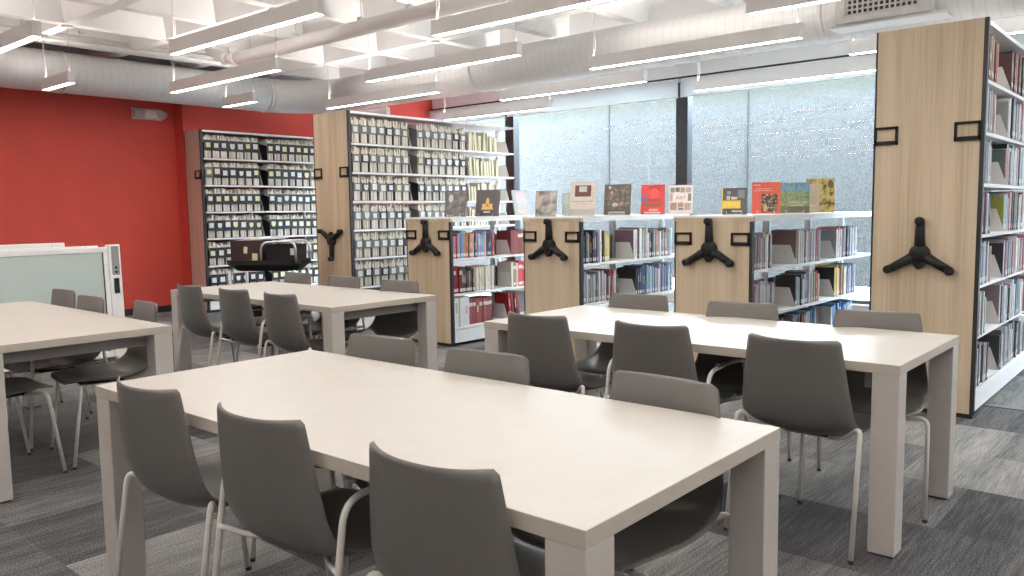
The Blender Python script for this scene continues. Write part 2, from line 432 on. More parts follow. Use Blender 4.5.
# ------------------------------------------------------------------ ceiling services
def duct_mesh(mb, path, r, n=28): mb.tube(path, r, n=n, mi=0)
ZD, RD = 3.0, .235
t = thing('ventilation_duct', 'large round white duct running along the red wall and turning along the windows', 'duct', (-10.3, 3, ZD))
def W(p): return (p[0] + 10.3, p[1] - 3, p[2] - ZD)
MB().tube([W((-10.3, YB + .1, ZD)), W((-10.3, 6.6, ZD))], RD, 32).build('straight_section', duct_mat('y'), t)
el = [W((-10.3, 6.6, ZD))] + [W((-9.5 - .8 * math.cos(a), 6.6 + .8 * math.sin(a), ZD)) for a in [k * PI / 20 for k in range(1, 11)]]
MB().tube(el, RD, 32).build('elbow', M['duct'], t)
MB().tube([W((-9.5, 7.4, ZD)), W((XR - .3, 7.4, ZD))], RD, 32).build('straight_section', duct_mat('x'), t)
for q, ax in (((-10.3, 1.6), 'y'), ((-10.3, 3.9), 'y'), ((-10.3, 6.6), 'y'), ((-9.5, 7.4), 'x'), ((-6.85, 7.4), 'x'), ((-2.68, 7.4), 'x'), ((-1.5, 7.4), 'x')):
    d = (0, .02, 0) if ax == 'y' else (.02, 0, 0)
    c = Vector((*q, ZD)); MB().tube([W(c - Vector(d)), W(c + Vector(d))], RD + .008, 32).build('joint_ring', M['duct'], t)
t = thing('air_diffuser', 'square white air grille box mounted on the duct above the right tall range', 'vent', (-2.12, 7.18, ZD + .04))
g = MB().box(-.36, .36, -.16, .0, -.22, .22).build('housing', M['duct'], t, bevel=.01)
gm = MB()
for i in range(14):
    x = -.27 + i * .54 / 13; gm.box(x - .006, x + .006, -.185, -.165, -.16, .16)
for i in range(9):
    z = -.16 + i * .32 / 8; gm.box(-.28, .28, -.183, -.167, z - .006, z + .006)
MB().box(-.28, .28, -.168, -.160, -.17, .17).build('grille_back', M['grille_dark'], t)
gm.build('grille', M['grille'], t)
fm = MB()
fm.box(-.36, .36, -.19, -.16, .17, .22).box(-.36, .36, -.19, -.16, -.22, -.17).box(-.36, -.28, -.19, -.16, -.17, .17).box(.28, .36, -.19, -.16, -.17, .17)
fm.build('grille_frame', M['grille'], t)
MB().box(-.42, .46, -.15, .10, -.245, -.225).build('mounting_plate', M['duct'], t)

def clamp(parent, p, ax):
    mb = MB()
    mb.tube([(p[0], p[1], p[2] - .09), (p[0], p[1], p[2] + .30)], .006, 6)
    mb.box(p[0] - .03, p[0] + .03, p[1] - .03, p[1] + .03, p[2] + .07, p[2] + .10)
    return mb.build('hanger', M['pipe'], parent)
t = thing('ceiling_pipe', 'thick white insulated pipe under the coffered ceiling above the left lights', 'pipe', (-7.5, 5.25, 3.13))
MB().tube([(-1.2, 0, 0), (8.5, 0, 0)], .075, 18).build('pipe_run', M['pipe'], t)
MB().tube([(-1.45, 0, .02), (-1.2, 0, 0)], [.05, .09], 16).ball((-1.48, 0, .03), .075, 12).tube([(-1.48, 0, .03), (-1.48, 0, .16)], .045, 12).build('pipe_fitting', M['pipe'], t)
for x in (-.05, 1.05, 1.75, 4.2): clamp(t, (x, 0, 0), 'x')
t = thing('sprinkler_pipe', 'thin white pipe running above the wall duct', 'pipe', (-9.86, 1.5, 3.33))
MB().tube([(0, -5, 0), (0, 4.6, 0)], .032, 12).build('pipe_run', M['pipe'], t)
for y in (.6, 1.9, 2.5): clamp(t, (0, y, -.01), 'y')
t = thing('conduit_bundle', 'pair of slim white conduits beside the thin pipe over the duct', 'conduit', (-9.72, 1.5, 3.24))
for dx, r in ((0, .02), (.07, .016)): MB().tube([(dx, -5, 0), (dx, 5.0, 0)], r, 10).build('conduit', M['pipe'], t)

# pendant lights: a checkerboard of linear luminaires
LZ = 2.70
def pendant(x0, x1, y, label, cl=True):
    t = thing('pendant_light', label, 'light', ((x0 + x1) / 2, y, LZ), 0, 'linear pendant lights')
    h = (x1 - x0) / 2; w = .034
    bm = MB()
    bm.box(-h + .004, h - .004, -w, -w + .004, 0, .118).box(-h + .004, h - .004, w - .004, w, 0, .118)
    bm.box(-h + .004, h - .004, -w + .004, w - .004, .05, .06)
    bm.build('housing', M['light_body'], t)
    for s in (-1, 1):
        MB().box(s * h - .004, s * h + .004, -w - .001, w + .001, 0, .119).build('end_cap', M['light_body'], t)
    MB().box(-h + .005, h - .005, -w + .004, w - .004, -.0005, .004).build('diffuser', M['diffuser'], t)
    MB().box(-h + .01, h - .01, -w + .005, w - .005, .110, .114).build('uplight_lens', M['uplight'], t)
    for s in (-1, 1):
        x = s * (h - .03)
        MB().tube([(x, 0, .118), (x, 0, ZR - LZ - .018)], .0022, 6).build('suspension_cable', M['cable'], t)
        MB().tube([(x, 0, ZR - LZ - .02), (x, 0, ZR - LZ)], .055, 16).build('ceiling_canopy', M['pipe'], t)
    MB().tube(smooth_path([(-h + .03, 0, .118), (-h + .06, .01, .25), (-h + .0, .0, .42), (-h + .03, 0, ZR - LZ - .02)], .1), .0022, 6).build('power_cord', M['cable_white'], t)
    return t
P = 2.1266
NAMES = {(-1, 0): 'left', }
lights = []
for k in range(-5, 6):
    y = 3.53 + 1.0633 * k
    start = (-11.145 if k % 2 == 0 else -9.018)
    n = 0
    while start + 2 * P * n < 3.2:
        a = start + 2 * P * n; b = a + P; n += 1
        if a < -9.8: a = -9.76
        if b > XR - .2: continue
        if k == 5 and y > YW - .3: continue
        lights.append((k, a + .015, b - .015, y))
RN = {-5: 'farthest from the windows', -4: 'second from the room front', -3: 'third from the room front', -2: 'fourth from the room front', -1: 'in row over the left table', 0: 'in row before the insulated pipe', 1: 'in row along the insulated pipe', 2: 'in row just past the insulated pipe', 3: 'in row beside the duct', 4: 'in row just past the duct', 5: 'in row nearest the windows'}
from collections import Counter
seen_n = Counter()
rowtot = Counter(l[0] for l in lights)
for (k, a, b, y) in lights:
    seen_n[k] += 1
    short = (b - a) < 1.5
    pendant(a, b, y, ('short white' if short else 'long white') + ' pendant light, ' + ORD[seen_n[k]] + ' from red wall ' + RN[k])

# emergency light on the red wall
t = thing('emergency_light', 'white twin head emergency light high on the red wall', 'light', (XL + .002, 5.19, 2.60))
MB().box(0, .075, -.16, .12, .01, .13).build('housing', M['white_plastic'], t, bevel=.012)
MB().box(.06, .11, -.21, -.06, .015, .115).build('lamp_head', M['lamp_glass'], t, bevel=.012)
MB().tube([(-.05, 0, 0), (.04, 0, 0), (.05, 0, 0)], [.052, .06, .05], 18).build('lamp_head', M['lamp_glass'], t, loc=(.10, .17, .065), rot=(0, .1, -.75))
MB().box(0, .02, -.2, .2, .0, .145).build('back_plate', M['white_plastic'], t, bevel=.004)

# ------------------------------------------------------------------ tables
TL, TW, TH, TT, LW = 2.0807, .9024, .74, .038, .099
def make_table(name_label, loc, rz):
    t = thing('study_table', name_label, 'table', loc, rz, 'study tables')
    MB().box(-TL / 2, TL / 2, -TW / 2, TW / 2, TH - TT, TH, 1, faces={'+z': 0}).build('tabletop', [M['laminate'], M['laminate_edge']], t, bevel=.002)
    for sx in (-1, 1):
        for sy in (-1, 1):
            x0 = TL / 2 - LW if sx > 0 else -TL / 2; y0 = TW / 2 - LW if sy > 0 else -TW / 2
            lg = MB().box(x0 + .001, x0 + LW - .001, y0 + .001, y0 + LW - .001, .008, TH - TT).build('leg', M['table_leg'], t, bevel=.003)
            MB().box(x0 + .008, x0 + LW - .008, y0 + .008, y0 + LW - .008, 0, .009).build('glide', M['foot'], lg)
    a = TL / 2; b = TW / 2
    ap = MB()
    for s in (-1, 1):
        ap.box(s * (a - .13) - .012, s * (a - .13) + .012, -b + .06, b - .06, TH - TT - .07, TH - TT)
    ap.box(-a + .14, a - .14, -.02, .02, TH - TT - .07, TH - TT)
    ap.build('apron', M['apron'], t)
    return t
def table_centre(x, y, r):
    c, s = math.cos(r), math.sin(r)
    dx, dy = -TL / 2, TW / 2
    return (x + c * dx - s * dy, y + s * dx + c * dy, 0)
TABS = [('pale birch study table in the foreground, nearest the camera', -.8471, 1.1759, .0093),
        ('pale birch study table in front of the right tall range', -.854, 3.1539, -.0018),
        ('pale birch study table in front of the tall pamphlet ranges', -4.1468, 3.0691, -.002),
        ('pale birch study table at the left edge before the whiteboards', -4.21, 1.1701, -.0077)]
for lab, x, y, r in TABS: make_table(lab, table_centre(x, y, r), r)

# ------------------------------------------------------------------ chairs
def catmull(pts, n):
    out = []
    P_ = [pts[0]] + list(pts) + [pts[-1]]
    segs = len(pts) - 1
    for k in range(n + 1):
        s = k / n * segs; i = min(int(s), segs - 1); u = s - i
        p0, p1, p2, p3 = P_[i], P_[i + 1], P_[i + 2], P_[i + 3]
        out.append(tuple(.5 * (2 * b + (c - a) * u + (2 * a - 5 * b + 4 * c - d) * u * u + (3 * b - a - 3 * c + d) * u ** 3) for a, b, c, d in zip(p0, p1, p2, p3)))
    return out
# profile rows: y, z, half width, edge curl
PROF = [(-.300, .822, .183, .052), (-.293, .752, .193, .052), (-.285, .680, .203, .052), (-.275, .607, .213, .051), (-.259, .537, .222, .049), (-.222, .471, .230, .046),
        (-.148, .431, .234, .041), (-.040, .422, .234, .034), (.066, .431, .230, .026), (.150, .441, .221, .016), (.203, .443, .210, .008), (.226, .436, .196, .002)]
def chair_shell():
    rows = catmull(PROF, 56); nu = 20
    th = .010
    pts = []
    L = [0]
    for a, b in zip(rows, rows[1:]): L.append(L[-1] + math.hypot(b[0] - a[0], b[1] - a[1]))
    tot = L[-1]
    for k, (y, z, w, c) in enumerate(rows):
        a = rows[max(k - 1, 0)]; b = rows[min(k + 1, len(rows) - 1)]
        d = Vector((0, b[0] - a[0], b[1] - a[1])).normalized()
        nrm = Vector((1, 0, 0)).cross(d)          # towards the sitter (forward on the back, up on the seat)
        if nrm.y + nrm.z < 0: nrm = -nrm
        for (dist, r) in ((L[k], .013), (tot - L[k], .06)):
            if dist < r: w = w - r + math.sqrt(max(0, r * r - (r - dist) ** 2))
        row = []
        for i in range(nu + 1):
            u = -1 + 2 * i / nu
            row.append((Vector((u * w, y, z)) + nrm * (c * abs(u) ** 2.3), nrm, u))
        pts.append(row)
    mb = MB(); nk = len(pts)
    for side in (0, 1):
        for k in range(nk):
            for i in range(nu + 1):
                p, n_, u = pts[k][i]
                # surface normal estimate
                pk = pts[min(k + 1, nk - 1)][i][0] - pts[max(k - 1, 0)][i][0]; pi_ = pts[k][min(i + 1, nu)][0] - pts[k][max(i - 1, 0)][0]
                nn = pi_.cross(pk)
                nn = nn.normalized() if nn.length > 1e-9 else n_
                if nn.dot(n_) < 0: nn = -nn
                e = min(1.0, (1 - abs(u)) * 12 + .35) * min(1.0, min(k, nk - 1 - k) * .4 + .35)
                mb.v.append(tuple(p + nn * (th * .5 * e * (1 if side == 0 else -1))))
    n = nu + 1; off = nk * n
    for k in range(nk - 1):
        for i in range(nu):
            a = k * n + i
            mb.f.append((a, a + n, a + n + 1, a + 1)); mb.f.append((off + a, off + a + 1, off + a + n + 1, off + a + n))
    for k in range(nk - 1):
        a = k * n; mb.f.append((a, off + a, off + a + n, a + n)); a = k * n + nu; mb.f.append((a, a + n, off + a + n, off + a))
    for i in range(nu):
        a = i; mb.f.append((a, a + 1, off + a + 1, off + a)); a = (nk - 1) * n + i; mb.f.append((a, off + a, off + a + 1, a + 1))
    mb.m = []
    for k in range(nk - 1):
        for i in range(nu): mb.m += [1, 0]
    mb.m += [0] * (len(mb.f) - len(mb.m)); mb.s = [True] * len(mb.f)
    return mb
SHELL = chair_shell()
def chair_common(t):
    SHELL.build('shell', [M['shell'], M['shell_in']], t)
    MB().box(-.10, .10, -.10, .13, .410, .424).build('mounting_plate', M['black_plastic'], t, bevel=.003)
def make_chair():
    t = thing('plain_chair', 'x', 'chair', (0, 0, 0))
    chair_common(t)
    for sx in (-1, 1):
        for (yf, yt, zt, yc) in ((-.285, -.205, .498, -.085), (.222, .165, .432, .105)):
            pts = [(sx * .252, yf, .008), (sx * .248, yt, zt), (sx * .155, (yt + yc) / 2 + .01, .424 if yf < 0 else .416), (sx * .08, yc, .411)]
            lg = MB().tube(smooth_path(pts, .04), .0094, 10).build('leg', M['white_tube'], t)
            MB().tube([(sx * .252, yf, 0), (sx * .2518, yf + .001, .014)], .0105, 10).build('foot_glide', M['foot'], lg)
    for yc in (-.085, .115):
        MB().tube([(-.085, yc, .412), (.085, yc, .412)], .009, 10).build('cross_tube', M['white_tube'], t)
    return t
def make_armchair():
    t = thing('arm_chair', 'x', 'chair', (0, 0, 0))
    chair_common(t)
    for sx in (-1, 1):
        x = sx * .252
        rear = [(sx * .256, -.285, .008), (x, -.190, .622), (x, -.02, .636)]
        front = [(sx * .250, .222, .008), (x, .175, .628), (x, -.02, .636)]
        for pts in (rear, front):
            lg = MB().tube(smooth_path(pts, .06, 6), .0094, 10).build('leg', M['white_tube'], t)
            MB().tube([(pts[0][0], pts[0][1], 0), (pts[0][0], pts[0][1], .014)], .0105, 10).build('foot_glide', M['foot'], lg)
        MB().tube([(x, -.11, .641), (x, .12, .641)], [.0125, .0125], 10).build('armrest', M['shell'], t)
        for yq, zq in ((-.221, .425), (.200, .416)):
            MB().tube(smooth_path([(sx * .250, yq, zq + .03), (sx * .19, yq * .85, zq + .012), (sx * .08, yq * .5, .411)], .05), .008, 8).build('seat_rail', M['white_tube'], t)
    for yc in (-.106, .096):
        MB().tube([(-.085, yc, .412), (.085, yc, .412)], .009, 10).build('cross_tube', M['white_tube'], t)
    return t
PLAIN = make_chair(); ARM = make_armchair(); used = {}
def place_chair(kind, x, y, rz, label, group):
    src = PLAIN if kind == 'p' else ARM
    if kind not in used:
        used[kind] = src; src.location = (x, y, 0); src.rotation_euler = (0, 0, rz); src['label'] = label; src['group'] = group
        return src
    return dup(src, (x, y, 0), rz, label, group)
D = math.radians
def near(k, x, y, a, lab, grp): place_chair(k, x, y + .25, D(a), lab, grp)
def far(k, x, y, a, lab, grp): place_chair(k, x, y - .25, D(180 + a), lab, grp)
G = ['chairs at the foreground table', 'chairs at the right table', 'chairs at the pamphlet range table', 'chairs at the left table']
near('p', -2.422, 1.103, 2, 'grey shell chair at the left end of the foreground table, camera side', G[0])
near('a', -1.845, 1.117, 3, 'grey shell armchair in the middle of the foreground table, camera side', G[0])
near('p', -1.222, 1.128, 3, 'grey shell chair at the right end of the foreground table, closest to camera', G[0])
far('p', -2.505, 2.112, 5, 'grey shell chair behind the foreground table, leftmost on the far side', G[0])
far('a', -1.92, 2.095, 4, 'grey shell chair behind the foreground table, middle of the far side', G[0])
far('p', -1.235, 2.087, -4, 'grey shell chair behind the foreground table, rightmost on the far side', G[0])
near('p', -2.49, 3.055, 0, 'grey shell chair at the right table, left end of the near side', G[1])
near('a', -1.872, 3.085, 1, 'grey shell armchair at the right table, middle of the near side', G[1])
near('p', -1.215, 3.062, -1, 'grey shell chair at the right table, near side beside the front leg', G[1])
far('p', -2.53, 4.09, 6, 'grey shell chair behind the right table, left end below the low ranges', G[1])
far('p', -1.85, 4.03, 7, 'grey shell chair behind the right table, middle of the far side', G[1])
far('p', -1.155, 4.045, 11, 'grey shell chair behind the right table, before the tall oak end panel', G[1])
near('p', -5.62, 2.92, -3, 'grey shell chair at the pamphlet range table, left end of the near side', G[2])
near('a', -5.05, 2.93, 0, 'grey shell armchair at the pamphlet range table, middle of the near side', G[2])
near('p', -4.49, 2.93, -1, 'grey shell chair at the pamphlet range table, right end of the near side', G[2])
far('p', -5.88, 4.02, 0, 'grey shell chair behind the pamphlet range table, below the book cart', G[2])
far('a', -5.19, 3.985, 3, 'grey shell chair behind the pamphlet range table, below the downturned crank handle', G[2])
far('p', -4.50, 3.97, 6, 'grey shell chair behind the pamphlet range table, right end by the low range', G[2])
far('p', -5.955, 2.185, 0, 'grey shell chair behind the left table, leftmost before the whiteboard screen', G[3])
far('a', -5.30, 2.10, 0, 'grey shell chair behind the left table, second before the whiteboard screen', G[3])
far('p', -4.705, 2.15, -8, 'grey shell chair behind the left table, rightmost against the red wall', G[3])
near('p', -4.72, 1.12, 0, 'grey shell chair at the left image edge, near side of the left table', G[3])

# ------------------------------------------------------------------ shelving
YE, RWID, ZT, ZL = 5.5865, .6347, 2.4278, 1.2237
BAY = .905
TALL_Z = [2.085, 1.770, 1.455, 1.140, .825, .505, .185]
WALL_Z = [2.085, 1.725, 1.365, 1.005, .635, .27]
LOW_Z = [.862, .515, .185]
def handle(parent, x, z, flip):
    """three-spoke crank wheel on the end panel"""
    h = MB()
    h.tube([(0, .005, 0), (0, -.034, 0), (0, -.047, 0), (0, -.054, 0), (0, -.057, 0)], [.060, .060, .052, .034, .012], 22)
    hub = h.build('crank_handle', M['black_plastic'], parent, loc=(x, -.003, z), rot=(0, PI if flip else 0, 0))
    MB().prism([(-.052, -.02), (.052, -.02), (.036, -.065), (.012, -.098), (-.012, -.098), (-.036, -.065)], 'y', -.040, -.004).build('hub_point', M['black_plastic'], hub, bevel=.006)
    for a in (90, 210, 330):
        ca, sa = math.cos(D(a)), math.sin(D(a))
        sp = MB().tube([(ca * .03, -.018, sa * .03), (ca * .12, -.020, sa * .12), (ca * .205, -.022, sa * .205)], [.034, .029, .026], 12)
        sp.tube([(ca * .2, -.02, sa * .2), (ca * .208, -.062, sa * .208), (ca * .208, -.07, sa * .208)], [.027, .026, .017], 12)
        sp.ball((ca * .205, -.022, sa * .205), .0265, 12)
        s = sp.build('spoke', M['black_plastic'], hub)
    return hub
def handle2(parent, x, z, flip):
    hub = handle(parent, x, z, flip)
    return hub
def make_range(label, xl, width, ztop, zs, nbay, low, crank, holders, mat, canopy=True):
    t = thing('shelving_range', label, 'shelving', (xl, YE, 0), 0, 'compact shelving ranges')
    ln = .03 + nbay * BAY
    zp = ztop
    ep = MB().box(.012, width - .024, 0, .026, .03, zp).build('end_panel', mat, t)
    MB().box(width - .024, width, -.001, .032, .03, zp).build('edge_trim', M['black_metal'], ep)
    MB().box(0, .012, -.001, .032, .03, zp).build('edge_trim', M['black_metal'], ep)
    MB().box(.01, width - .01, .012, .03, 0, .03).build('toe_strip', M['black_metal'], ep)
    zc = 1.095 if low else 1.768 if width > .5 else 1.86
    for side in holders:
        x0 = .004 if side == 'l' else width - .026 - .138
        fb = MB()
        w, h = .144, (.094 if low else .115)
        b = .015
        fb.box(x0, x0 + w, -.014, 0, zc - h / 2, zc - h / 2 + b * 1.7).box(x0, x0 + w, -.014, 0, zc + h / 2 - b, zc + h / 2)
        fb.box(x0, x0 + b, -.014, 0, zc - h / 2, zc + h / 2).box(x0 + w - b, x0 + w, -.014, 0, zc - h / 2, zc + h / 2)
        fb.build('card_holder', M['black_plastic'], ep)
    if crank: handle2(t, width * .475, 1.02, crank == 'flip')
    # carriage
    MB().box(.015, width - .015, .03, ln, .03, .155).build('kick_plate', M['steel_white'], t)
    # uprights and shelves
    for k in range(nbay + 1):
        y = .045 + k * BAY
        for x in ((width / 2,) if width > .5 else (.03,)):
            MB().box(x - .022, x + .022, y - .016, y + .016, .15, ztop - .006).build('upright', M['steel_white'], t)
    sides = (1, -1) if width > .5 else (1,)
    for k in range(nbay):
        y0 = .05 + k * BAY; y1 = y0 + BAY - .008
        for z in zs:
            for s in sides:
                if width > .5:
                    xa, xb = (width / 2 + .02, width - .022) if s > 0 else (.022, width / 2 - .02)
                else: xa, xb = .03, width - .022
                MB().box(xa, xb, y0, y1, z - .022, z, faces=None).build('shelf', M['steel_white'], t)
    bp = MB()
    nb = nbay - 1 if (not low and nbay == 3 and width > .5) else nbay
    x = width / 2 if width > .5 else .012
    for k in range(nb):
        for z in zs: bp.box(x - .003, x + .003, .05 + k * BAY, .045 + (k + 1) * BAY, z - .02, z + (.215 if low else .285 if width > .5 else .33))
    bp.build('back_panel', M['dark_back'], t)
    if low:
        MB().box(-.008, width + .006, -.006, .02, ztop, ztop + .030, 0).box(-.004, width + .003, .02, ln + .02, ztop, ztop + .030, 1).box(-.008, width + .006, -.004, ln + .02, ztop + .030, ztop + .046, 1).build('canopy', [M['oak'], M['steel_white']], t)
    else:
        MB().box(.012, width - .012, .03, ln, ztop - .028, ztop - .004).build('canopy', M['steel_white'], t)
    return t
XF, XA, X1, X2, X3, X4 = -10.6928, -7.774, -6.2474, -4.6903, -3.1686, -1.7155
make_range('tall range of black pamphlet holders standing against the red wall', XF, .4133, 2.458, WALL_Z, 3, False, None, 'r', M['oak_dark'])
make_range('tall range of grey pamphlet holders with a downturned crank handle', XA, RWID, ZT, TALL_Z, 3, False, 'flip', 'lr', M['oak'])
make_range('leftmost low range, holding dark red bound volumes', X1, RWID, ZL, LOW_Z, 2, True, 'up', 'lr', M['oak'])
make_range('middle low range, with three-spoke crank and books behind', X2, RWID, ZL, LOW_Z, 2, True, 'up', 'lr', M['oak'])
make_range('rightmost low range, next to the right tall range', X3, RWID, ZL, LOW_Z, 3, True, 'up', 'lr', M['oak'])
make_range('tall range at the right with a big oak end panel and crank', X4, RWID, ZT, TALL_Z, 3, False, 'up', 'lr', M['oak'])

# ------------------------------------------------------------------ bookends and books
BE = None
def bookend(xface, y, z, label):
    global BE
    if BE is None:
        mb = MB()
        mb.prism([(-.21, 0), (0, 0), (-.055, .155), (-.21, .155)], 'y', -.0015, .0015)
        mb.box(-.21, -.01, 0, .13, .0, .002)
        BE = mb.build('bookend', M['bookend']); o = BE
    else:
        o = BE.copy(); COL.objects.link(o)
    o.location = (xface, y, z)
    return tag(o, label, 'bookend', 'grey steel bookends')
def cname(c):
    r, g, b = c; mx, mn = max(c), min(c)
    if mx < .05: return 'black'
    if mx - mn < .18 * mx:
        return 'white' if mn > .5 else 'pale grey' if mn > .3 else 'grey' if mn > .1 else 'charcoal'
    if r >= g >= b:
        if g > .62 * r: return 'cream' if r > .45 else 'olive'
        if r > .35: return 'red' if g < .3 * r else 'orange' if b < .25 * r else 'salmon'
        return 'dark red' if g < .4 * r else 'brown'
    if r >= b >= g: return 'pink' if r > .35 else 'maroon'
    if b >= r >= g: return 'purple'
    if g >= r and g >= b: return 'green' if g < .4 else 'pale green'
    return 'blue' if b > .3 else 'navy'
MIX = [(.015, .016, .02), (.03, .035, .06), (.05, .10, .30), (.10, .22, .45), (.42, .05, .05), (.25, .02, .03), (.66, .65, .63), (.70, .70, .70), (.60, .56, .47), (.35, .36, .38), (.16, .17, .19), (.05, .16, .10), (.30, .14, .07), (.55, .40, .10), (.40, .16, .22), (.22, .35, .50), (.08, .07, .12), (.74, .73, .70), (.12, .10, .09), (.45, .52, .58)]
COOL = [(.45, .52, .58), (.25, .38, .45), (.12, .2, .28), (.66, .67, .67), (.70, .71, .71), (.02, .022, .03), (.18, .12, .16), (.30, .42, .40), (.5, .5, .52), (.08, .12, .2), (.40, .14, .18), (.35, .36, .38), (.60, .62, .64), (.14, .11, .10), (.74, .74, .73)]
def book(xface, y, th, h, d, z, col, label, group, tab=True, band=None, lean=0.0, picture=None):
    mb = MB(); t = .003
    # spine, boards, page block
    mb.box(-t - .001, 0, 0, th, 0, h, 0)
    mb.box(-d, -t, 0, t * .8, 0, h, 0, faces={'-y': 4} if picture is not None else None); mb.box(-d, -t, th - t * .8, th, 0, h, 0)
    mb.box(-d + .004, -t, t * .8, th - t * .8, .003, h - .004, 1)
    mats = [cover(col), M['pages'], M['label_white'], cover(band if band else (.55, .50, .40)), cover(picture if picture else col)]
    if tab: mb.box(0, .0006, th * .12, th * .88, .018, .048, 2)
    if band is not None:
        mb.box(0, .0006, th * .02, th * .98, h * .70, h * .84, 3)
    elif R.random() < .55 and th > .014:
        a = R.uniform(.35, .5); mb.box(0, .0005, th * .3, th * .7, h * a, h * (a + R.uniform(.2, .4)), 3)
    if BOOKSTUFF.get('on'):
        B = BOOKSTUFF; i0 = len(B['v']); B['n'] += 1
        B['v'] += [(p[0] + xface, p[1] + y, p[2] + z) for p in mb.v]
        B['f'] += [tuple(i0 + q for q in f) for f in mb.f]
        for k in mb.m:
            if mats[k] not in B['mats']: B['mats'].append(mats[k])
            B['m'].append(B['mats'].index(mats[k]))
        return None
    o = mb.build('book', mats, loc=(xface, y, z), rot=(lean, 0, 0))
    return tag(o, label, 'book', group)
BOOKSTUFF = {'v': [], 'f': [], 'm': [], 'mats': [], 'n': 0}
def fill_row(xface, y0, y1, z, pal, where, group, hmin=.20, hmax=.275, tmin=.012, tmax=.034, dmin=.16, dmax=.22, tab=True, bands=None, picfirst=None, mass=False):
    y = y0; n = 0
    while True:
        th = R.uniform(tmin, tmax)
        if y + th > y1: break
        n += 1
        col = pal[R.randrange(len(pal))]; k = R.uniform(.95, 1.30)
        col = tuple(min(.80, round(c * k, 2)) for c in col)
        h = R.uniform(hmin, hmax); d = R.uniform(dmin, dmax)
        BOOKSTUFF['on'] = mass
        book(xface - R.uniform(.0, .018), y, th, h, d, z, col, '%s book, %s in %s' % (cname(col), ORD[min(n, 30)], where), group, tab, bands if bands and R.random() < .9 else None,
             0.0, picfirst if n == 1 and picfirst else None)
        y += th + R.uniform(.0006, .002)
    return y
SH = {0: 'top', 1: 'second', 2: 'third', 3: 'fourth', 4: 'fifth', 5: 'sixth', 6: 'lowest'}

# leftmost low range
xf = X1 + RWID - .030
gl = 'books on the leftmost low range'
w1 = 'front row, %s shelf of the leftmost low range'; w2 = 'row past bookend, %s shelf of the leftmost low range'
fill_row(xf, YE + .06, YE + .68, LOW_Z[0], [(.40, .06, .06), (.22, .24, .34), (.55, .16, .14), (.02, .02, .022), (.60, .52, .42), (.10, .22, .45), (.16, .28, .55), (.30, .20, .10), (.5, .5, .52)], w1 % 'top', gl, .215, .275, .018, .034)
bookend(xf, YE + .92, LOW_Z[0], 'grey bookend on the top shelf of the leftmost low range')
fill_row(xf, YE + .925, YE + 1.20, LOW_Z[0], [(.20, .045, .04), (.16, .035, .03)], w2 % 'top', gl, .25, .262, .045, .06, tab=False, bands=(.6, .55, .5))
fill_row(xf, YE + 1.22, YE + 1.5, LOW_Z[0], [(.20, .045, .04), (.16, .035, .03)], 'back bay, top shelf of the leftmost low range', gl, .25, .262, .045, .06, tab=False, bands=(.6, .55, .5), mass=True)
y = fill_row(xf, YE + .06, YE + .20, LOW_Z[1], [(.19, .012, .02), (.17, .012, .018)], 'dark red trio, second shelf of the leftmost low range', gl, .265, .27, .036, .042, bands=(.6, .5, .48))
fill_row(xf, y, YE + .36, LOW_Z[1], [(.02, .02, .02), (.06, .05, .05), (.25, .2, .19), (.015, .015, .017)], 'black batch, second shelf of the leftmost low range', gl, .21, .26, .012, .024)
fill_row(xf, YE + .362, YE + .68, LOW_Z[1], [(.58, .52, .42), (.50, .42, .32), (.66, .63, .57)], 'cream batch, second shelf of the leftmost low range', gl, .235, .255, .018, .03)
bookend(xf, YE + .93, LOW_Z[1], 'grey bookend on the second shelf of the leftmost low range')
fill_row(xf, YE + .935, YE + 1.2, LOW_Z[1], [(.30, .19, .09), (.60, .57, .50), (.55, .05, .05), (.52, .05, .045)], w2 % 'second', gl, .25, .275, .03, .05, bands=(.7, .68, .66))
fill_row(xf + .014, YE + .055, YE + .28, LOW_Z[2], [(.72, .73, .74), (.74, .75, .76)], 'white binder trio, lowest shelf of the leftmost low range', gl, .285, .295, .070, .073, tab=False)
fill_row(xf, YE + .285, YE + .66, LOW_Z[2], [(.23, .06, .05), (.25, .07, .06), (.21, .05, .045)], 'brown volumes, lowest shelf of the leftmost low range', gl, .255, .265, .042, .055, tab=False, bands=(.62, .58, .55))
bookend(xf, YE + .86, LOW_Z[2], 'grey bookend on the lowest shelf of the leftmost low range')
BOOKSTUFF['on'] = False
for i, (dy, c, l) in enumerate(((.89, (.30, .02, .02), .10), (.94, (.26, .02, .02), .12), (.99, (.02, .02, .02), .13), (1.03, (.40, .03, .03), .14))):
    book(xf, YE + dy, .03, .27, .2, LOW_Z[2], c, 'leaning %s volume, %s past the bookend, lowest shelf of the leftmost low range' % (cname(c), ORD[i + 1]), gl, False, None, l)

# middle low range
xf = X2 + RWID - .030; gl = 'books on the middle low range'
dk = [(.50, .42, .12), (.03, .03, .035), (.13, .13, .22), (.03, .025, .03), (.68, .68, .68), (.035, .04, .05), (.62, .63, .64), (.05, .06, .10)]
fill_row(xf, YE + .06, YE + .50, LOW_Z[0], dk, 'front row, top shelf of the middle low range', gl, .235, .285, .014, .032)
bookend(xf, YE + .88, LOW_Z[0], 'grey bookend on the top shelf of the middle low range')
fill_row(xf, YE + .885, YE + 1.12, LOW_Z[0], [(.30, .22, .24), (.66, .66, .64), (.60, .62, .60), (.25, .33, .2)], 'row past bookend, top shelf of the middle low range', gl, .26, .29, .012, .028, picfirst=(.22, .13, .19))
fill_row(xf, YE + 1.13, YE + 1.60, LOW_Z[0], [(.68, .68, .68), (.30, .18, .14), (.05, .05, .05), (.62, .64, .66), (.25, .35, .4)], 'back bay, top shelf of the middle low range', gl, .23, .285, .014, .035, mass=True)
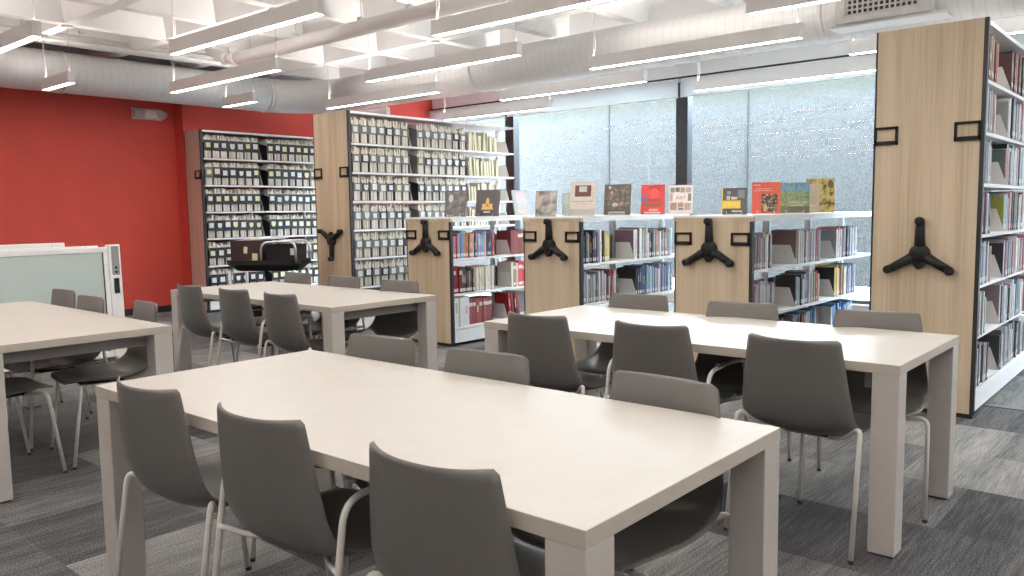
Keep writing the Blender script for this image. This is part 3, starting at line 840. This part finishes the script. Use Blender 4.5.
fill_row(xf, YE + .06, YE + .62, LOW_Z[1], [(.5, .45, .45), (.45, .10, .08), (.03, .03, .05), (.62, .64, .55), (.3, .3, .42), (.68, .66, .68), (.13, .18, .32), (.30, .48, .36), (.66, .67, .70), (.45, .08, .12), (.25, .2, .2)], 'front row, second shelf of the middle low range', gl, .21, .28, .012, .03)
bookend(xf, YE + .92, LOW_Z[1], 'grey bookend on the second shelf of the middle low range')
fill_row(xf, YE + .925, YE + 1.08, LOW_Z[1], [(.02, .022, .025), (.04, .08, .2), (.03, .03, .03)], 'row past bookend, second shelf of the middle low range', gl, .25, .285, .014, .03)
fill_row(xf, YE + 1.09, YE + 1.60, LOW_Z[1], [(.15, .3, .5), (.3, .45, .55), (.45, .25, .35), (.66, .68, .7), (.10, .12, .18), (.2, .32, .4)], 'back bay, second shelf of the middle low range', gl, .22, .28, .012, .028, mass=True)

# rightmost low range
xf = X3 + RWID - .030; gl = 'books on the rightmost low range'
mid = [(.70, .70, .69), (.62, .63, .64), (.33, .30, .32), (.30, .12, .16), (.16, .20, .26), (.45, .42, .36), (.35, .36, .38), (.22, .09, .09), (.5, .5, .5), (.10, .10, .12)]
fill_row(xf, YE + .06, YE + .46, LOW_Z[0], mid, 'front row, top shelf of the rightmost low range', gl, .23, .275, .016, .03)
bookend(xf, YE + .90, LOW_Z[0], 'grey bookend in the front bay, top shelf of the rightmost low range')
fill_row(xf, YE + .905, YE + 1.12, LOW_Z[0], [(.20, .13, .12), (.48, .12, .14), (.5, .5, .48), (.62, .62, .6)], 'row past bookend, top shelf of the rightmost low range', gl, .25, .285, .014, .03, picfirst=(.17, .11, .09))
fill_row(xf, YE + 1.122, YE + 1.42, LOW_Z[0], [(.45, .5, .55), (.28, .38, .45), (.5, .15, .22), (.64, .66, .68), (.4, .42, .44)], 'middle bay front, top shelf of the rightmost low range', gl, .24, .275, .01, .024)
bookend(xf, YE + 1.80, LOW_Z[0], 'grey bookend in the middle bay, top shelf of the rightmost low range')
fill_row(xf, YE + 1.805, YE + 2.05, LOW_Z[0], [(.33, .34, .36), (.55, .14, .1), (.66, .66, .66)], 'middle bay back, top shelf of the rightmost low range', gl, .25, .28, .016, .03, picfirst=(.3, .32, .34), mass=True)
fill_row(xf, YE + 2.06, YE + 2.40, LOW_Z[0], [(.62, .64, .68), (.10, .12, .16), (.5, .55, .62), (.05, .05, .06), (.25, .26, .28)], 'far bay, top shelf of the rightmost low range', gl, .24, .28, .016, .035, mass=True)
fill_row(xf, YE + .06, YE + .50, LOW_Z[1], [(.4, .44, .5), (.25, .32, .40), (.40, .12, .12), (.15, .2, .25), (.5, .52, .55)], 'front row, second shelf of the rightmost low range', gl, .21, .26, .012, .028)
bookend(xf, YE + .90, LOW_Z[1], 'grey bookend in the front bay, second shelf of the rightmost low range')
fill_row(xf, YE + .905, YE + 1.13, LOW_Z[1], [(.02, .02, .025), (.25, .3, .36), (.35, .42, .48)], 'row past bookend, second shelf of the rightmost low range', gl, .2, .26, .02, .035, picfirst=(.03, .03, .03))
fill_row(xf, YE + 1.135, YE + 1.42, LOW_Z[1], [(.5, .06, .1), (.58, .55, .4), (.6, .62, .65), (.15, .1, .1), (.3, .4, .5)], 'middle bay front, second shelf of the rightmost low range', gl, .22, .275, .012, .03)
bookend(xf, YE + 1.80, LOW_Z[1], 'grey bookend in the middle bay, second shelf of the rightmost low range')
fill_row(xf, YE + 1.805, YE + 2.05, LOW_Z[1], [(.02, .022, .03), (.5, .2, .3), (.6, .5, .15), (.6, .62, .64)], 'middle bay back, second shelf of the rightmost low range', gl, .24, .28, .014, .03, picfirst=(.02, .02, .03), mass=True)
fill_row(xf, YE + 2.06, YE + 2.38, LOW_Z[1], [(.45, .5, .62), (.15, .18, .3), (.62, .64, .66), (.3, .3, .35)], 'far bay, second shelf of the rightmost low range', gl, .23, .28, .014, .03, mass=True)
fill_row(xf, YE + .45, YE + .95, LOW_Z[2], MIX, 'front bay, lowest shelf of the rightmost low range', gl, .2, .27, .016, .034, mass=True)
fill_row(xf, YE + .98, YE + 1.42, LOW_Z[2], MIX, 'middle bay, lowest shelf of the rightmost low range', gl, .22, .275, .014, .03, mass=True)
fill_row(xf, YE + 1.75, YE + 2.30, LOW_Z[2], [(.08, .2, .45), (.25, .4, .55), (.6, .6, .6), (.05, .1, .3)], 'far bay, lowest shelf of the rightmost low range', gl, .22, .275, .02, .04, mass=True)

# right tall range
xf = X4 + RWID - .006; gl = 'books on the right tall range'
TS = ['top', 'second', 'third', 'fourth', 'fifth', 'sixth', 'lowest']
PICS = [(.10, .05, .05), (.30, .30, .29), (.12, .16, .15), (.30, .31, .06), (.03, .02, .03), (.22, .16, .17), (.04, .05, .05)]
for i, z in enumerate(TALL_Z):
    pal = COOL if i else [(.20, .10, .07), (.03, .03, .05), (.28, .18, .12), (.10, .08, .10), (.45, .2, .15)]
    if i == 6: pal = [(.35, .38, .42), (.10, .10, .12), (.5, .52, .55)]
    a = R.uniform(.30, .40)
    fill_row(xf, YE + .06, YE + a - .105, z, pal, 'x', gl, .225, .275, .012, .03, mass=True)
    fill_row(xf, YE + a - .10, YE + a, z, pal, 'front row, %s shelf of the right tall range' % TS[i], gl, .225, .275, .012, .03)
    BOOKSTUFF['on'] = False
    if i == 6: book(xf, YE + a + .004, .032, .25, .2, z, (.035, .012, .02), 'black spined book with white tag at the row end, lowest shelf of right tall range', gl, True)
    bookend(xf - .004, YE + .78, z, 'grey bookend on the %s shelf of the right tall range' % TS[i])
    fill_row(xf, YE + .985, YE + 1.16, z, pal, 'x', gl, .225, .28, .014, .03, mass=True)
    fill_row(xf, YE + .785, YE + .98, z, pal, 'row past bookend, %s shelf of the right tall range' % TS[i], gl, .225, .28, .014, .03, picfirst=PICS[i])
    fill_row(xf, YE + 1.165, YE + 1.75, z, pal, 'back bay, %s shelf of the right tall range' % TS[i], gl, .225, .28, .016, .036, mass=True)

bm_ = MB(); bm_.v, bm_.f, bm_.m = BOOKSTUFF['v'], BOOKSTUFF['f'], BOOKSTUFF['m']; bm_.s = [False] * len(bm_.f)
tag(bm_.build('books', BOOKSTUFF['mats']), 'mass of small mixed books filling the back bays of the ranges', 'books', None, 'stuff')

# ------------------------------------------------------------------ pamphlet holders
HOLD = {}
def holder_mesh(w, mat, k=1.0):
    mb = MB(); d = .24
    mb.box(-d, 0, 0, w, 0, .004)                               # base
    mb.prism([(-d, 0), (0, 0), (0, .205), (-.05, .215), (-d, .255)], 'y', 0, .003)
    mb.prism([(-d, 0), (0, 0), (0, .205), (-.05, .215), (-d, .255)], 'y', w - .003, w)
    mb.box(-d, -d + .003, 0, w, 0, .255)
    mb.box(-.004, 0, 0, w, .105 if k == 1.0 else .10, .195 if k == 1.0 else .242)                         # front band
    return mb
def pamphlet(mb, y, th, h, d):
    mb.box(-d, 0, y, y + th, 0, h, 0)
PAM = {'n': 0}
stuff = MB()
def holders(xface, y0, n, z, pitch, pal, where, rangekey, individual):
    for i in range(n):
        y = y0 + i * pitch; w = pitch - .003
        black = R.random() < pal
        key = (rangekey, black)
        mat = M['holder_black'] if black else M['holder_grey']
        yellow = R.random() < (.35 if rangekey == 'F' else .03); vee = R.random() < (.22 if black else .05)
        lab = '%s holder, %s %s label, %s in %s' % ('black' if black else 'grey', 'yellow' if yellow else 'white', 'pointed' if vee else 'square', ORD[i + 1], where)
        t = thing('pamphlet_holder', lab, 'file holder', (xface, y, z), 0, 'pamphlet holders on the ' + ('wall range' if rangekey == 'F' else 'tall grey range'))
        if key not in HOLD:
            HOLD[key] = holder_mesh(w, mat, 1.0 if rangekey == 'A' else 1.1).build('case', mat, t)
        else:
            c = HOLD[key].copy(); COL.objects.link(c); c.parent = t
        s = R.uniform(.052, .066) * (1.0 if rangekey == 'A' else 1.12); cy = w / 2 + R.uniform(-.006, .006); cz = (.172 if rangekey == 'F' else .152) + R.uniform(-.008, .012 if rangekey == 'F' else .005)
        lm = MB()
        if vee: lm.prism([(cy - s / 2, cz + s * .5), (cy + s / 2, cz + s * .5), (cy + s / 2, cz - s * .15), (cy + s * .25, cz - s * .55), (cy - s * .25, cz - s * .55), (cy - s / 2, cz - s * .15)], 'x', .0002, .0022)
        else: lm.box(.0002, .0022, cy - s / 2, cy + s / 2, cz - s / 2, cz + s / 2)
        o = lm.build('label_card', M['label_yellow'] if yellow else M['label_white'], t)
        # contents
        yy = .006
        k = 4
        widths = [R.uniform(.7, 1.3) for _ in range(k)]; tot = sum(widths); av = (w - .013) * R.uniform(.93, 1.0)
        for q in range(k):
            th = widths[q] / tot * av
            mb = MB(); pos = 0; m_ = 0
            # a slim bundle of leaves of unequal height
            nl = 2 if individual else 2
            for l in range(nl):
                tt = th / nl - .0008
                hh = (1.0 if individual else 1.1) * R.uniform(.222, .285); dd = R.uniform(.18, .215)
                x1 = -.008 - R.uniform(0, .012)
                if individual: mb.box(-dd, x1, pos, pos + tt, 0, hh, 0)
                else: stuff.box(xface - dd, xface + x1, y + yy + pos, y + yy + pos + tt, z + .005, z + .005 + hh, 1 if R.random() < .35 else 0)
                pos += tt + .0008
            if individual:
                p = mb.build('pamphlet', M['pam_a'] if R.random() < .7 else M['pam_b'], loc=(xface, y + yy, z + .005))
                tag(p, 'cream pamphlet filed in a holder on the tall range with the downturned crank', 'pamphlet', 'pamphlets in the tall grey range')
                PAM['n'] += 1
            yy += th
# the tall grey range
xf = XA + RWID - .026
for i, z in enumerate(TALL_Z):
    blk = [.05, .12, .08, .2, .2, .35, .4][i]
    if i >= 6: continue
    holders(xf, YE + .065, 7, z, .1195, blk, 'front bay, %s shelf, tall grey range' % TS[i], 'A', True)
    bookend(xf, YE + .935, z, 'grey bookend between the front bays on the %s shelf, tall grey range' % TS[i])
    if i < 4:
        holders(xf, YE + 1.02, 7 if i != 1 else 7, z, .1195, .35, 'second bay, %s shelf, tall grey range' % TS[i], 'A', i < 4)
        fo = MB()
        yq = YE + 1.90
        n = 0
        while yq < YE + 2.42:
            th = R.uniform(.012, .05); n += 1
            lean = R.uniform(-.12, .26)
            f = MB().box(-.22, 0, 0, th, 0, R.uniform(.175, .245)).build('file_folder', M['manila'], loc=(xf - R.uniform(0, .02), yq, z), rot=(lean * .5, 0, 0))
            tag(f, 'manila folder, %s from left in last bay, %s shelf of tall grey range' % (ORD[n], TS[i]), 'folder', 'manila folders on the tall grey range')
            yq += th + R.uniform(.006, .03)
        bookend(xf, YE + 2.66, z, 'pale bookend at the far end of the %s shelf, tall grey range' % TS[i])
# the wall range
xf = XF + .4133 - .026
for i, z in enumerate(WALL_Z[:6]):
    holders(xf, YE + .065, 7, z, .1195, .93, 'front bay, %s shelf, range by red wall' % TS[i], 'F', False)
    bookend(xf, YE + .935, z, 'grey bookend between the bays on the %s shelf, range by red wall' % TS[i])
    holders(xf, YE + 1.02, 7, z, .1195, .93, 'back bay, %s shelf, range by red wall' % TS[i], 'F', False)
so = stuff.build('pamphlets', [M['pam_a'], M['pam_b']])
tag(so, 'mass of cream pamphlets filling the black holders on the range by the red wall', 'pamphlets', None, 'stuff')

# ------------------------------------------------------------------ display books on top of the low ranges
TOPZ = ZL + .046
def text(parent, s, size, x, z, mat, name='title'):
    c = bpy.data.curves.new(name, 'FONT'); c.body = s; c.size = size; c.align_x = 'CENTER'; c.extrude = .0002
    o = bpy.data.objects.new(name, c); dg = bpy.context.evaluated_depsgraph_get()
    COL.objects.link(o); dg.update()
    me = bpy.data.meshes.new_from_object(o.evaluated_get(dg)); bpy.data.objects.remove(o)
    me.materials.clear(); me.materials.append(mat)
    q = bpy.data.objects.new(name, me); COL.objects.link(q); q.parent = parent
    q.location = (x, -.0022, z); q.rotation_euler = (PI / 2, 0, 0)
    return q
def display_book(x, y, w, h, th, rz, tilt, col, label, patches=(), texts=(), stand=True, edge=None):
    t = thing('display_book', label, 'book', (x, y, TOPZ), rz, 'books displayed face out on the low ranges')
    pv = bpy.data.objects
    c = MB()
    c.box(-w / 2, w / 2, 0, .003, 0, h, 0); c.box(-w / 2, w / 2, th - .003, th, 0, h, 0); c.box(-w / 2, -w / 2 + .003, 0, th, 0, h, 2 if edge else 0)
    c.box(-w / 2 + .003, w / 2 - .004, .003, th - .003, .003, h - .004, 1)
    mats = [cover(col, .3), M['pages'], cover(edge) if edge else cover(col)]
    for pt_ in patches:
        if pt_[0] == 'e':
            _, cx_, cz_, rx_, rz_, pc = pt_
            mats.append(cover(pc, .3)); k = len(mats) - 1
            c.prism([(-w / 2 + (cx_ + rx_ * math.cos(q * PI / 8)) * w, (cz_ + rz_ * math.sin(q * PI / 8)) * h) for q in range(16)], 'y', -.0006 - .0002 * (k % 5), 0, k)
            continue
        (x0, x1, z0, z1, pc) = pt_
        mats.append(pc if not isinstance(pc, tuple) else cover(pc, .3)); k = len(mats) - 1
        c.box(-w / 2 + x0 * w, -w / 2 + x1 * w, -.0004 - .0002 * (k % 5), 0, z0 * h, z1 * h, k)
    b = c.build('volume', mats, t, loc=(0, 0, .004), rot=(-tilt, 0, 0))
    for (s, size, tx, tz, tc) in texts: text(b, s, size, tx * w, tz * h, cover(tc))
    if stand:
        s = MB().tube(smooth_path([(-w * .3, -.028, .03), (-w * .3, -.03, .004), (-w * .3, .05, .004), (-w * .3, .085, h * .6)], .01), .002, 6)
        s.tube(smooth_path([(w * .3, -.028, .03), (w * .3, -.03, .004), (w * .3, .05, .004), (w * .3, .085, h * .6)], .01), .002, 6)
        s.tube([(-w * .3, .05, .004), (w * .3, .05, .004)], .002, 6).tube([(-w * .3, -.03, .004), (w * .3, -.03, .004)], .002, 6)
        s.build('wire_stand', M['chrome'], t)
    return t
def at(px, X):
    """where a sight line through image column px crosses the plane x = X, on the shelf tops"""
    d = F + R2 * ((px - 512) / 814.246) - U2 * ((214 - 288) / 814.246)
    return d.y * X / d.x, (Vector((X, d.y * X / d.x, TOPZ)) - CAM).dot(F)
def disp(px0, px1, hpx, X, rz, *a, **k):
    y, dist = at((px0 + px1) / 2, X)
    w = (px1 - px0) / 814.246 * dist / max(.3, math.cos(rz - .42)) ; h = hpx / 814.246 * dist * 1.03
    return display_book(X, y, w, h, k.pop('th', .02), rz, k.pop('tilt', .22), *a, **k)
WHT = (.74, .73, .70)
def mottled(name, a, b_, c_, sc):
    m, nt, bs = new_mat(name)
    n = N(nt, 'ShaderNodeTexNoise', i_Scale=sc, i_Detail=3.0); nt.links.new(coords(nt), n.inputs['Vector'])
    r = ramp(nt, [(.38, a), (.5, b_), (.62, c_)]); nt.links.new(n.outputs['Fac'], r.inputs['Fac'])
    nt.links.new(r.outputs['Color'], bs.inputs['Base Color']); bs.inputs['Roughness'].default_value = .35
    return m
MOT_SKY = mottled('cover_blue_foliage', (.05, .16, .34), (.16, .30, .42), (.14, .20, .08), 30)
MOT_GREEN = mottled('cover_green_meadow', (.09, .15, .06), (.18, .26, .12), (.24, .28, .14), 34)
MOT_DARK = mottled('cover_dark_scene', (.012, .010, .010), (.05, .03, .02), (.42, .30, .17), 55)
MOT_OCHRE = mottled('cover_ochre_blotches', (.12, .06, .03), (.52, .42, .13), (.58, .50, .18), 20)
MOT_GREY = mottled('cover_grey_photo', (.15, .13, .12), (.36, .33, .30), (.60, .56, .50), 13)
MOT_BROWN = mottled('cover_brown_figures', (.07, .055, .05), (.10, .078, .066), (.22, .16, .12), 24)
MOT_CHAR = mottled('cover_charcoal_photo', (.07, .06, .06), (.11, .10, .095), (.20, .18, .17), 14)
gold = (.62, .38, .12)
disp(443, 466, 26, X1 + .36, .36, (.085, .075, .075), 'dark grey face-out book with a pale portrait, leftmost on the low ranges',
     [(.06, .94, .06, .95, MOT_CHAR), ('e', .26, .70, .11, .15, (.50, .44, .39)), (.58, .92, .74, .82, (.40, .10, .08)), (.82, .92, .28, .62, (.5, .47, .45)), (.1, .45, .04, .10, (.45, .43, .41))], tilt=.26)
disp(474, 499, 26, X1 + .40, .36, (.075, .065, .072), 'dark face-out book with a gold crown-like ornament',
     [(.25, .75, .24, .30, gold), (.28, .42, .30, .46, gold), (.43, .57, .30, .62, gold), (.58, .72, .30, .46, gold), (.46, .54, .62, .68, gold), (.36, .64, .12, .17, (.6, .58, .55)), (.46, .54, .36, .46, (.3, .16, .06))], tilt=.24)
disp(517, 529, 25, X1 + .30, 1.25, (.50, .52, .56), 'pale book standing almost edge-on at the end of the leftmost low range', [(.2, .8, .5, .9, (.62, .55, .57)), (.2, .8, .08, .2, (.66, .55, .45))], tilt=.25)
disp(534.5, 556, 25, X2 + .20, .40, (.36, .33, .30), 'glossy grey and cream face-out book, second display from the leftmost range gap',
     [(.02, .98, .04, .98, MOT_GREY), (.02, .15, .30, .98, (.58, .42, .33)), ('e', .62, .62, .14, .26, (.68, .65, .60)), ('e', .34, .20, .24, .10, (.60, .54, .46))])
disp(562, 569, 22, X2 + .30, .5, (.40, .46, .40), 'narrow pale green book half hidden behind the cream display book', [(.1, .9, .5, .9, (.5, .55, .48))], tilt=.15)
disp(568.5, 595, 33, X2 + .22, .40, (.62, .56, .50), 'tall cream face-out book with a brown television picture on its cover',
     [(.20, .82, .56, .90, (.13, .045, .03)), (.36, .66, .70, .87, (.48, .50, .50)), (.24, .34, .62, .86, (.28, .12, .08)), (.70, .80, .62, .86, (.28, .12, .08)), (.1, .9, .40, .43, (.42, .36, .32)), (.3, .7, .33, .345, (.42, .36, .32)), (0, 1, .0, .19, (.45, .41, .36)), (.38, .41, .06, .16, (.25, .2, .17))])
disp(603.5, 630, 30, X2 + .32, .40, (.085, .070, .060), 'dark brown face-out book with small pale figures on the cover',
     [(.04, .96, .18, .95, MOT_BROWN), ('e', .28, .72, .05, .07, (.35, .24, .18)), ('e', .44, .74, .05, .07, (.33, .22, .16)), ('e', .62, .68, .09, .11, (.42, .28, .2)), ('e', .42, .33, .13, .07, (.52, .45, .36)), ('e', .66, .36, .05, .07, (.38, .18, .1)), (.16, .24, .86, .94, (.5, .46, .42)), (.2, .8, .04, .10, (.4, .38, .36))])
disp(640.5, 664, 29, X2 + .42, .40, (.50, .035, .03), 'bright red face-out book with a bearded portrait on the cover',
     [('e', .56, .84, .24, .10, (.30, .02, .02)), ('e', .56, .70, .20, .19, (.60, .06, .05)), ('e', .48, .75, .05, .015, (.2, .02, .02)), ('e', .65, .75, .05, .015, (.2, .02, .02)), ('e', .57, .68, .025, .04, (.42, .03, .03)), ('e', .57, .61, .11, .022, (.2, .02, .02)), (.30, .84, .42, .52, (.34, .02, .02)), (.02, .30, .44, .58, (.10, .10, .28)), (.06, .9, .26, .36, (.20, .07, .03)), (.35, .75, .10, .17, (.62, .35, .3)), (.15, .85, .03, .07, (.6, .5, .48))])
disp(668.5, 692, 28, X2 + .52, .40, WHT, 'white face-out book of thumbnail pictures with the red title ART',
     [(.06, .24, .74, .92, (.25, .22, .2)), (.27, .45, .76, .92, (.12, .12, .12)), (.48, .66, .74, .92, (.3, .27, .23)), (.69, .93, .74, .92, (.4, .36, .3)), (.04, .16, .44, .70, (.4, .36, .33)), (.80, .94, .44, .70, (.2, .18, .17)), (.06, .34, .12, .38, (.28, .24, .2)), (.38, .62, .22, .38, (.35, .22, .12)), (.40, .62, .12, .20, (.15, .13, .13)), (.66, .93, .12, .36, (.4, .33, .27)), (.18, .78, .44, .70, (.76, .75, .73))],
     [('ART', .055, 0, .49, (.45, .10, .12))])
disp(722, 746.5, 26, X3 + .28, .40, (.065, .065, .072), 'dark grey face-out book with a yellow title band',
     [(.02, .74, .22, .52, (.72, .46, .03)), (.18, .32, .55, .70, (.45, .42, .4)), (.36, .6, .56, .66, (.5, .47, .44)), (.2, .34, .76, .88, (.25, .25, .27)), (.62, .9, .62, .92, (.16, .17, .2)), (0, .03, 0, 1, (.7, .45, .05)), (.4, .8, .08, .14, (.5, .5, .5))],
     [('COLD', .042, -.12, .30, (.80, .62, .2))])
disp(752, 779.5, 31, X3 + .32, .40, (.56, .085, .045), 'red-orange face-out book with a dark painted scene on the cover',
     [(.34, .90, .05, .62, MOT_DARK), ('e', .48, .18, .07, .12, (.48, .34, .19)), ('e', .70, .40, .06, .08, (.42, .30, .2)), ('e', .62, .14, .05, .07, (.5, .38, .25)), (.06, .30, .90, .93, (.68, .45, .38)), (.12, .7, .78, .80, (.62, .3, .24)), (.06, .7, .72, .74, (.62, .3, .24))], edge=(.12, .08, .25), th=.035)
disp(780.5, 808.5, 30, X3 + .42, .40, (.10, .17, .07), 'green and blue face-out book titled landscape painting',
     [(0, 1, .66, 1, MOT_SKY), (0, 1, .22, .70, MOT_GREEN), (.30, 1, .0, .22, (.09, .08, .05)), (0, .3, .0, .3, (.12, .14, .06))],
     [('LANDSCAPE', .026, .12, .31, (.68, .66, .55)), ('PAINTING', .026, .08, .21, (.68, .66, .55))])
disp(806.5, 833.5, 33, X3 + .56, .45, (.50, .40, .14), 'tan and ochre face-out book with brown blotches, rightmost on the low ranges',
     [(0, 1, 0, 1, MOT_OCHRE), (0, .48, 0, .86, (.58, .46, .36)), ('e', .66, .74, .10, .13, (.10, .06, .04)), ('e', .80, .42, .12, .12, (.20, .09, .05)), ('e', .66, .32, .09, .12, (.24, .12, .10)), ('e', .86, .84, .10, .12, (.16, .10, .05)), (.05, .40, .18, .24, (.70, .66, .6)), (.1, .36, .70, .76, (.66, .60, .52))], stand=False, tilt=.14)

# ------------------------------------------------------------------ whiteboards standing in front of the red wall
def board(x, y1, h, label, front, lean):
    wd = 1.75
    t = thing('interactive_whiteboard', label, 'whiteboard', (x, y1, 0.0), 0, 'whiteboards leaning together')
    def put(mb, name, mat, bev=.004):
        return mb.build(name, mat, t, bevel=bev, rot=(0, lean, 0))
    f = MB(); th = .05
    f.box(-th, 0, -wd, -.11, h - .05, h).box(-th, 0, -wd, -.11, 0.03, .085).box(-th, 0, -wd, -wd + .08, .085, h - .05).box(-th, 0, -.15, -.11, .085, h - .05)
    put(f, 'frame', M['white_plastic'])
    put(MB().box(-th + .006, -.008, -wd + .075, -.145, .08, h - .045), 'writing_screen', M['screen'], 0)
    put(MB().box(-.009, -.004, -.160, -.150, .085, h - .05), 'screen_edge', M['black_metal'], 0)
    put(MB().box(-th - (.01 if front else 0), .012 if front else 0, -.11, 0, .03, h + (.02 if front else 0)), 'speaker_column', M['white_plastic'], .008)
    if front:
        put(MB().box(.012, .016, -.085, -.018, h - .26, h + .005), 'control_panel', M['panel_grey'], .002)
        b = MB()
        for k in range(5): b.box(.016, .019, -.066, -.037, h - .065 - k * .034, h - .043 - k * .034)
        put(b, 'button_pad', M['steel_mid'], 0)
        b = MB()
        for z in (h - .245, h - .205): b.tube([(.016, -.052, z + .012), (.021, -.052, z + .012)], .011, 12)
        put(b, 'audio_jack', M['black_plastic'], 0)
        put(MB().box(.012, .024, -.078, -.032, h - .43, h - .29), 'pen_sensor', M['black_plastic'], .004)
    for yy in (-.055, -wd + .1):
        put(MB().box(-.05, .02, yy - .04, yy + .04, 0, .035), 'foot', M['white_plastic'], .003)
    return t
board(-7.66, 3.335, 1.045, 'nearest of the leaning whiteboards, with grey-green screen and control column', True, -.035)
board(-7.80, 3.20, 1.055, 'second whiteboard, its white top edge just showing behind the nearest one', False, -.03)
board(-7.93, 2.96, 1.09, 'rearmost whiteboard, only its white top edge showing at the left', False, -.025)

# ------------------------------------------------------------------ book cart between the tables and the tall ranges
def cart():
    cx, cy, rz = -7.62, 4.86, .60
    t = thing('book_cart', 'black tray book cart with chrome posts in front of the wall range', 'cart', (cx, cy, 0), rz)
    L_, W_ = .40, .22
    def octo(k, z):
        a, b, c = L_ - k, W_ - k, .07
        return [(-a, -b + c, z), (-a + c, -b, z), (a - c, -b, z), (a, -b + c, z), (a, b - c, z), (a - c, b, z), (-a + c, b, z), (-a, b - c, z)]
    for zt in (.845, .36):
        mb = MB(); rings = [octo(.075, zt - .115), octo(.03, zt - .07), octo(.0, zt - .045), octo(0, zt), octo(.02, zt), octo(.03, zt - .03)]
        for r0, r1 in zip(rings, rings[1:]):
            for k in range(8):
                q = (k + 1) % 8; mb.face([r0[k], r0[q], r1[q], r1[k]])
        mb.face(list(reversed(rings[0]))); mb.face(rings[-1])
        mb.build('tray', M['black_plastic'], t)
    for x in (-L_ + .05, L_ - .05):
        for y in (-W_ + .02, W_ - .02):
            MB().tube([(x, y, .10), (x, y, .74)], .016, 10).build('post', M['chrome'], t)
            c = MB().tube([(x, y - .012, .05), (x, y + .012, .05)], .05, 16).tube([(x, y, .06), (x, y, .11)], .012, 8).build('caster', M['black_plastic'], t)
    MB().tube(smooth_path([(L_ * .0, -W_ + .02, .82), (L_ * .0, -W_ + .02, 1.03), (L_ - .03, -W_ + .02, 1.04), (L_ - .03, -W_ + .02, .82)], .09, 6), .013, 10).build('chrome_rail', M['chrome'], t)
    MB().tube(smooth_path([(L_ * .0, W_ - .02, .82), (L_ * .0, W_ - .02, 1.03), (L_ - .03, W_ - .02, 1.04), (L_ - .03, W_ - .02, .82)], .09, 6), .013, 10).build('chrome_rail', M['chrome'], t)
    mw = Matrix.Translation((cx, cy, 0)) @ Matrix.Rotation(rz, 4, 'Z')
    def on(x, y, z=.815): p = mw @ Vector((x, y, z)); return (p.x, p.y, p.z)
    b = thing('storage_box', 'dark red open box with two yellow notes on the book cart', 'box', on(-.19, 0), rz)
    k = MB(); w, d, h = .165, .15, .235
    k.box(-w, w, -d, -d + .008, 0, h).box(-w, w, d - .008, d, 0, h).box(-w, -w + .008, -d, d, 0, h).box(w - .008, w, -d, d, 0, h).box(-w, w, -d, d, 0, .008)
    k.build('box_body', M['crate'], b)
    MB().box(-.035, .005, -d - .002, -d, .10, .17).build('sticky_note', M['note'], b, rot=(0, .1, 0))
    MB().box(.065, .125, -d - .002, -d, .03, .105).build('sticky_note', M['note'], b, rot=(0, .05, 0))
    for i in range(3):
        o = MB().box(-.14, .14, -.12, .12, 0, .006).build('paper_sheet', M['paper'] if i != 1 else M['note'], loc=on(-.16 + .1 * i, .02,   .815 + .235 + .0065 * i), rot=(0, 0, rz + .15 * i - .1))
        tag(o, ['white sheet lying lowest across the dark red box', 'yellow sheet between the papers on the dark red box', 'white sheet on top of the papers over the dark red box'][i], 'paper', 'papers on the book cart box')
    b = thing('black_bin', 'black open bin with a white label beside the red box on the cart', 'bin', on(.19, 0), rz)
    k = MB(); w, d, h = .165, .15, .19
    k.box(-w, w, -d, -d + .008, 0, h).box(-w, w, d - .008, d, 0, h).box(-w, -w + .008, -d, d, 0, h).box(w - .008, w, -d, d, 0, h).box(-w, w, -d, d, 0, .008)
    k.build('bin_body', M['black_plastic'], b)
    MB().box(.105, .145, -d - .002, -d, .08, .15).build('label_card', M['label_white'], b)
cart()

# ------------------------------------------------------------------ light and view
w = bpy.data.worlds.new('world'); scene.world = w; w.use_nodes = True
bg = w.node_tree.nodes['Background']; bg.inputs['Color'].default_value = (0.78, 0.90, 1.0, 1); bg.inputs['Strength'].default_value = 46.0
scene.view_settings.view_transform = 'Standard'; scene.view_settings.look = 'None'; scene.view_settings.gamma = 1.0
scene.view_settings.exposure = 0.27; scene.view_settings.use_curve_mapping = False
cy = scene.cycles
cy.use_denoising = True
try: cy.denoiser = 'OPENIMAGEDENOISE'
except Exception: pass
cy.use_adaptive_sampling = False
try: cy.denoising_prefilter = 'NONE'; cy.denoising_quality = 'HIGH'
except Exception: pass
cy.max_bounces = 10; cy.diffuse_bounces = 6; cy.glossy_bounces = 4; cy.transparent_max_bounces = 12; cy.transmission_bounces = 4
cy.sample_clamp_indirect = 6.0; cy.caustics_reflective = False; cy.caustics_refractive = False
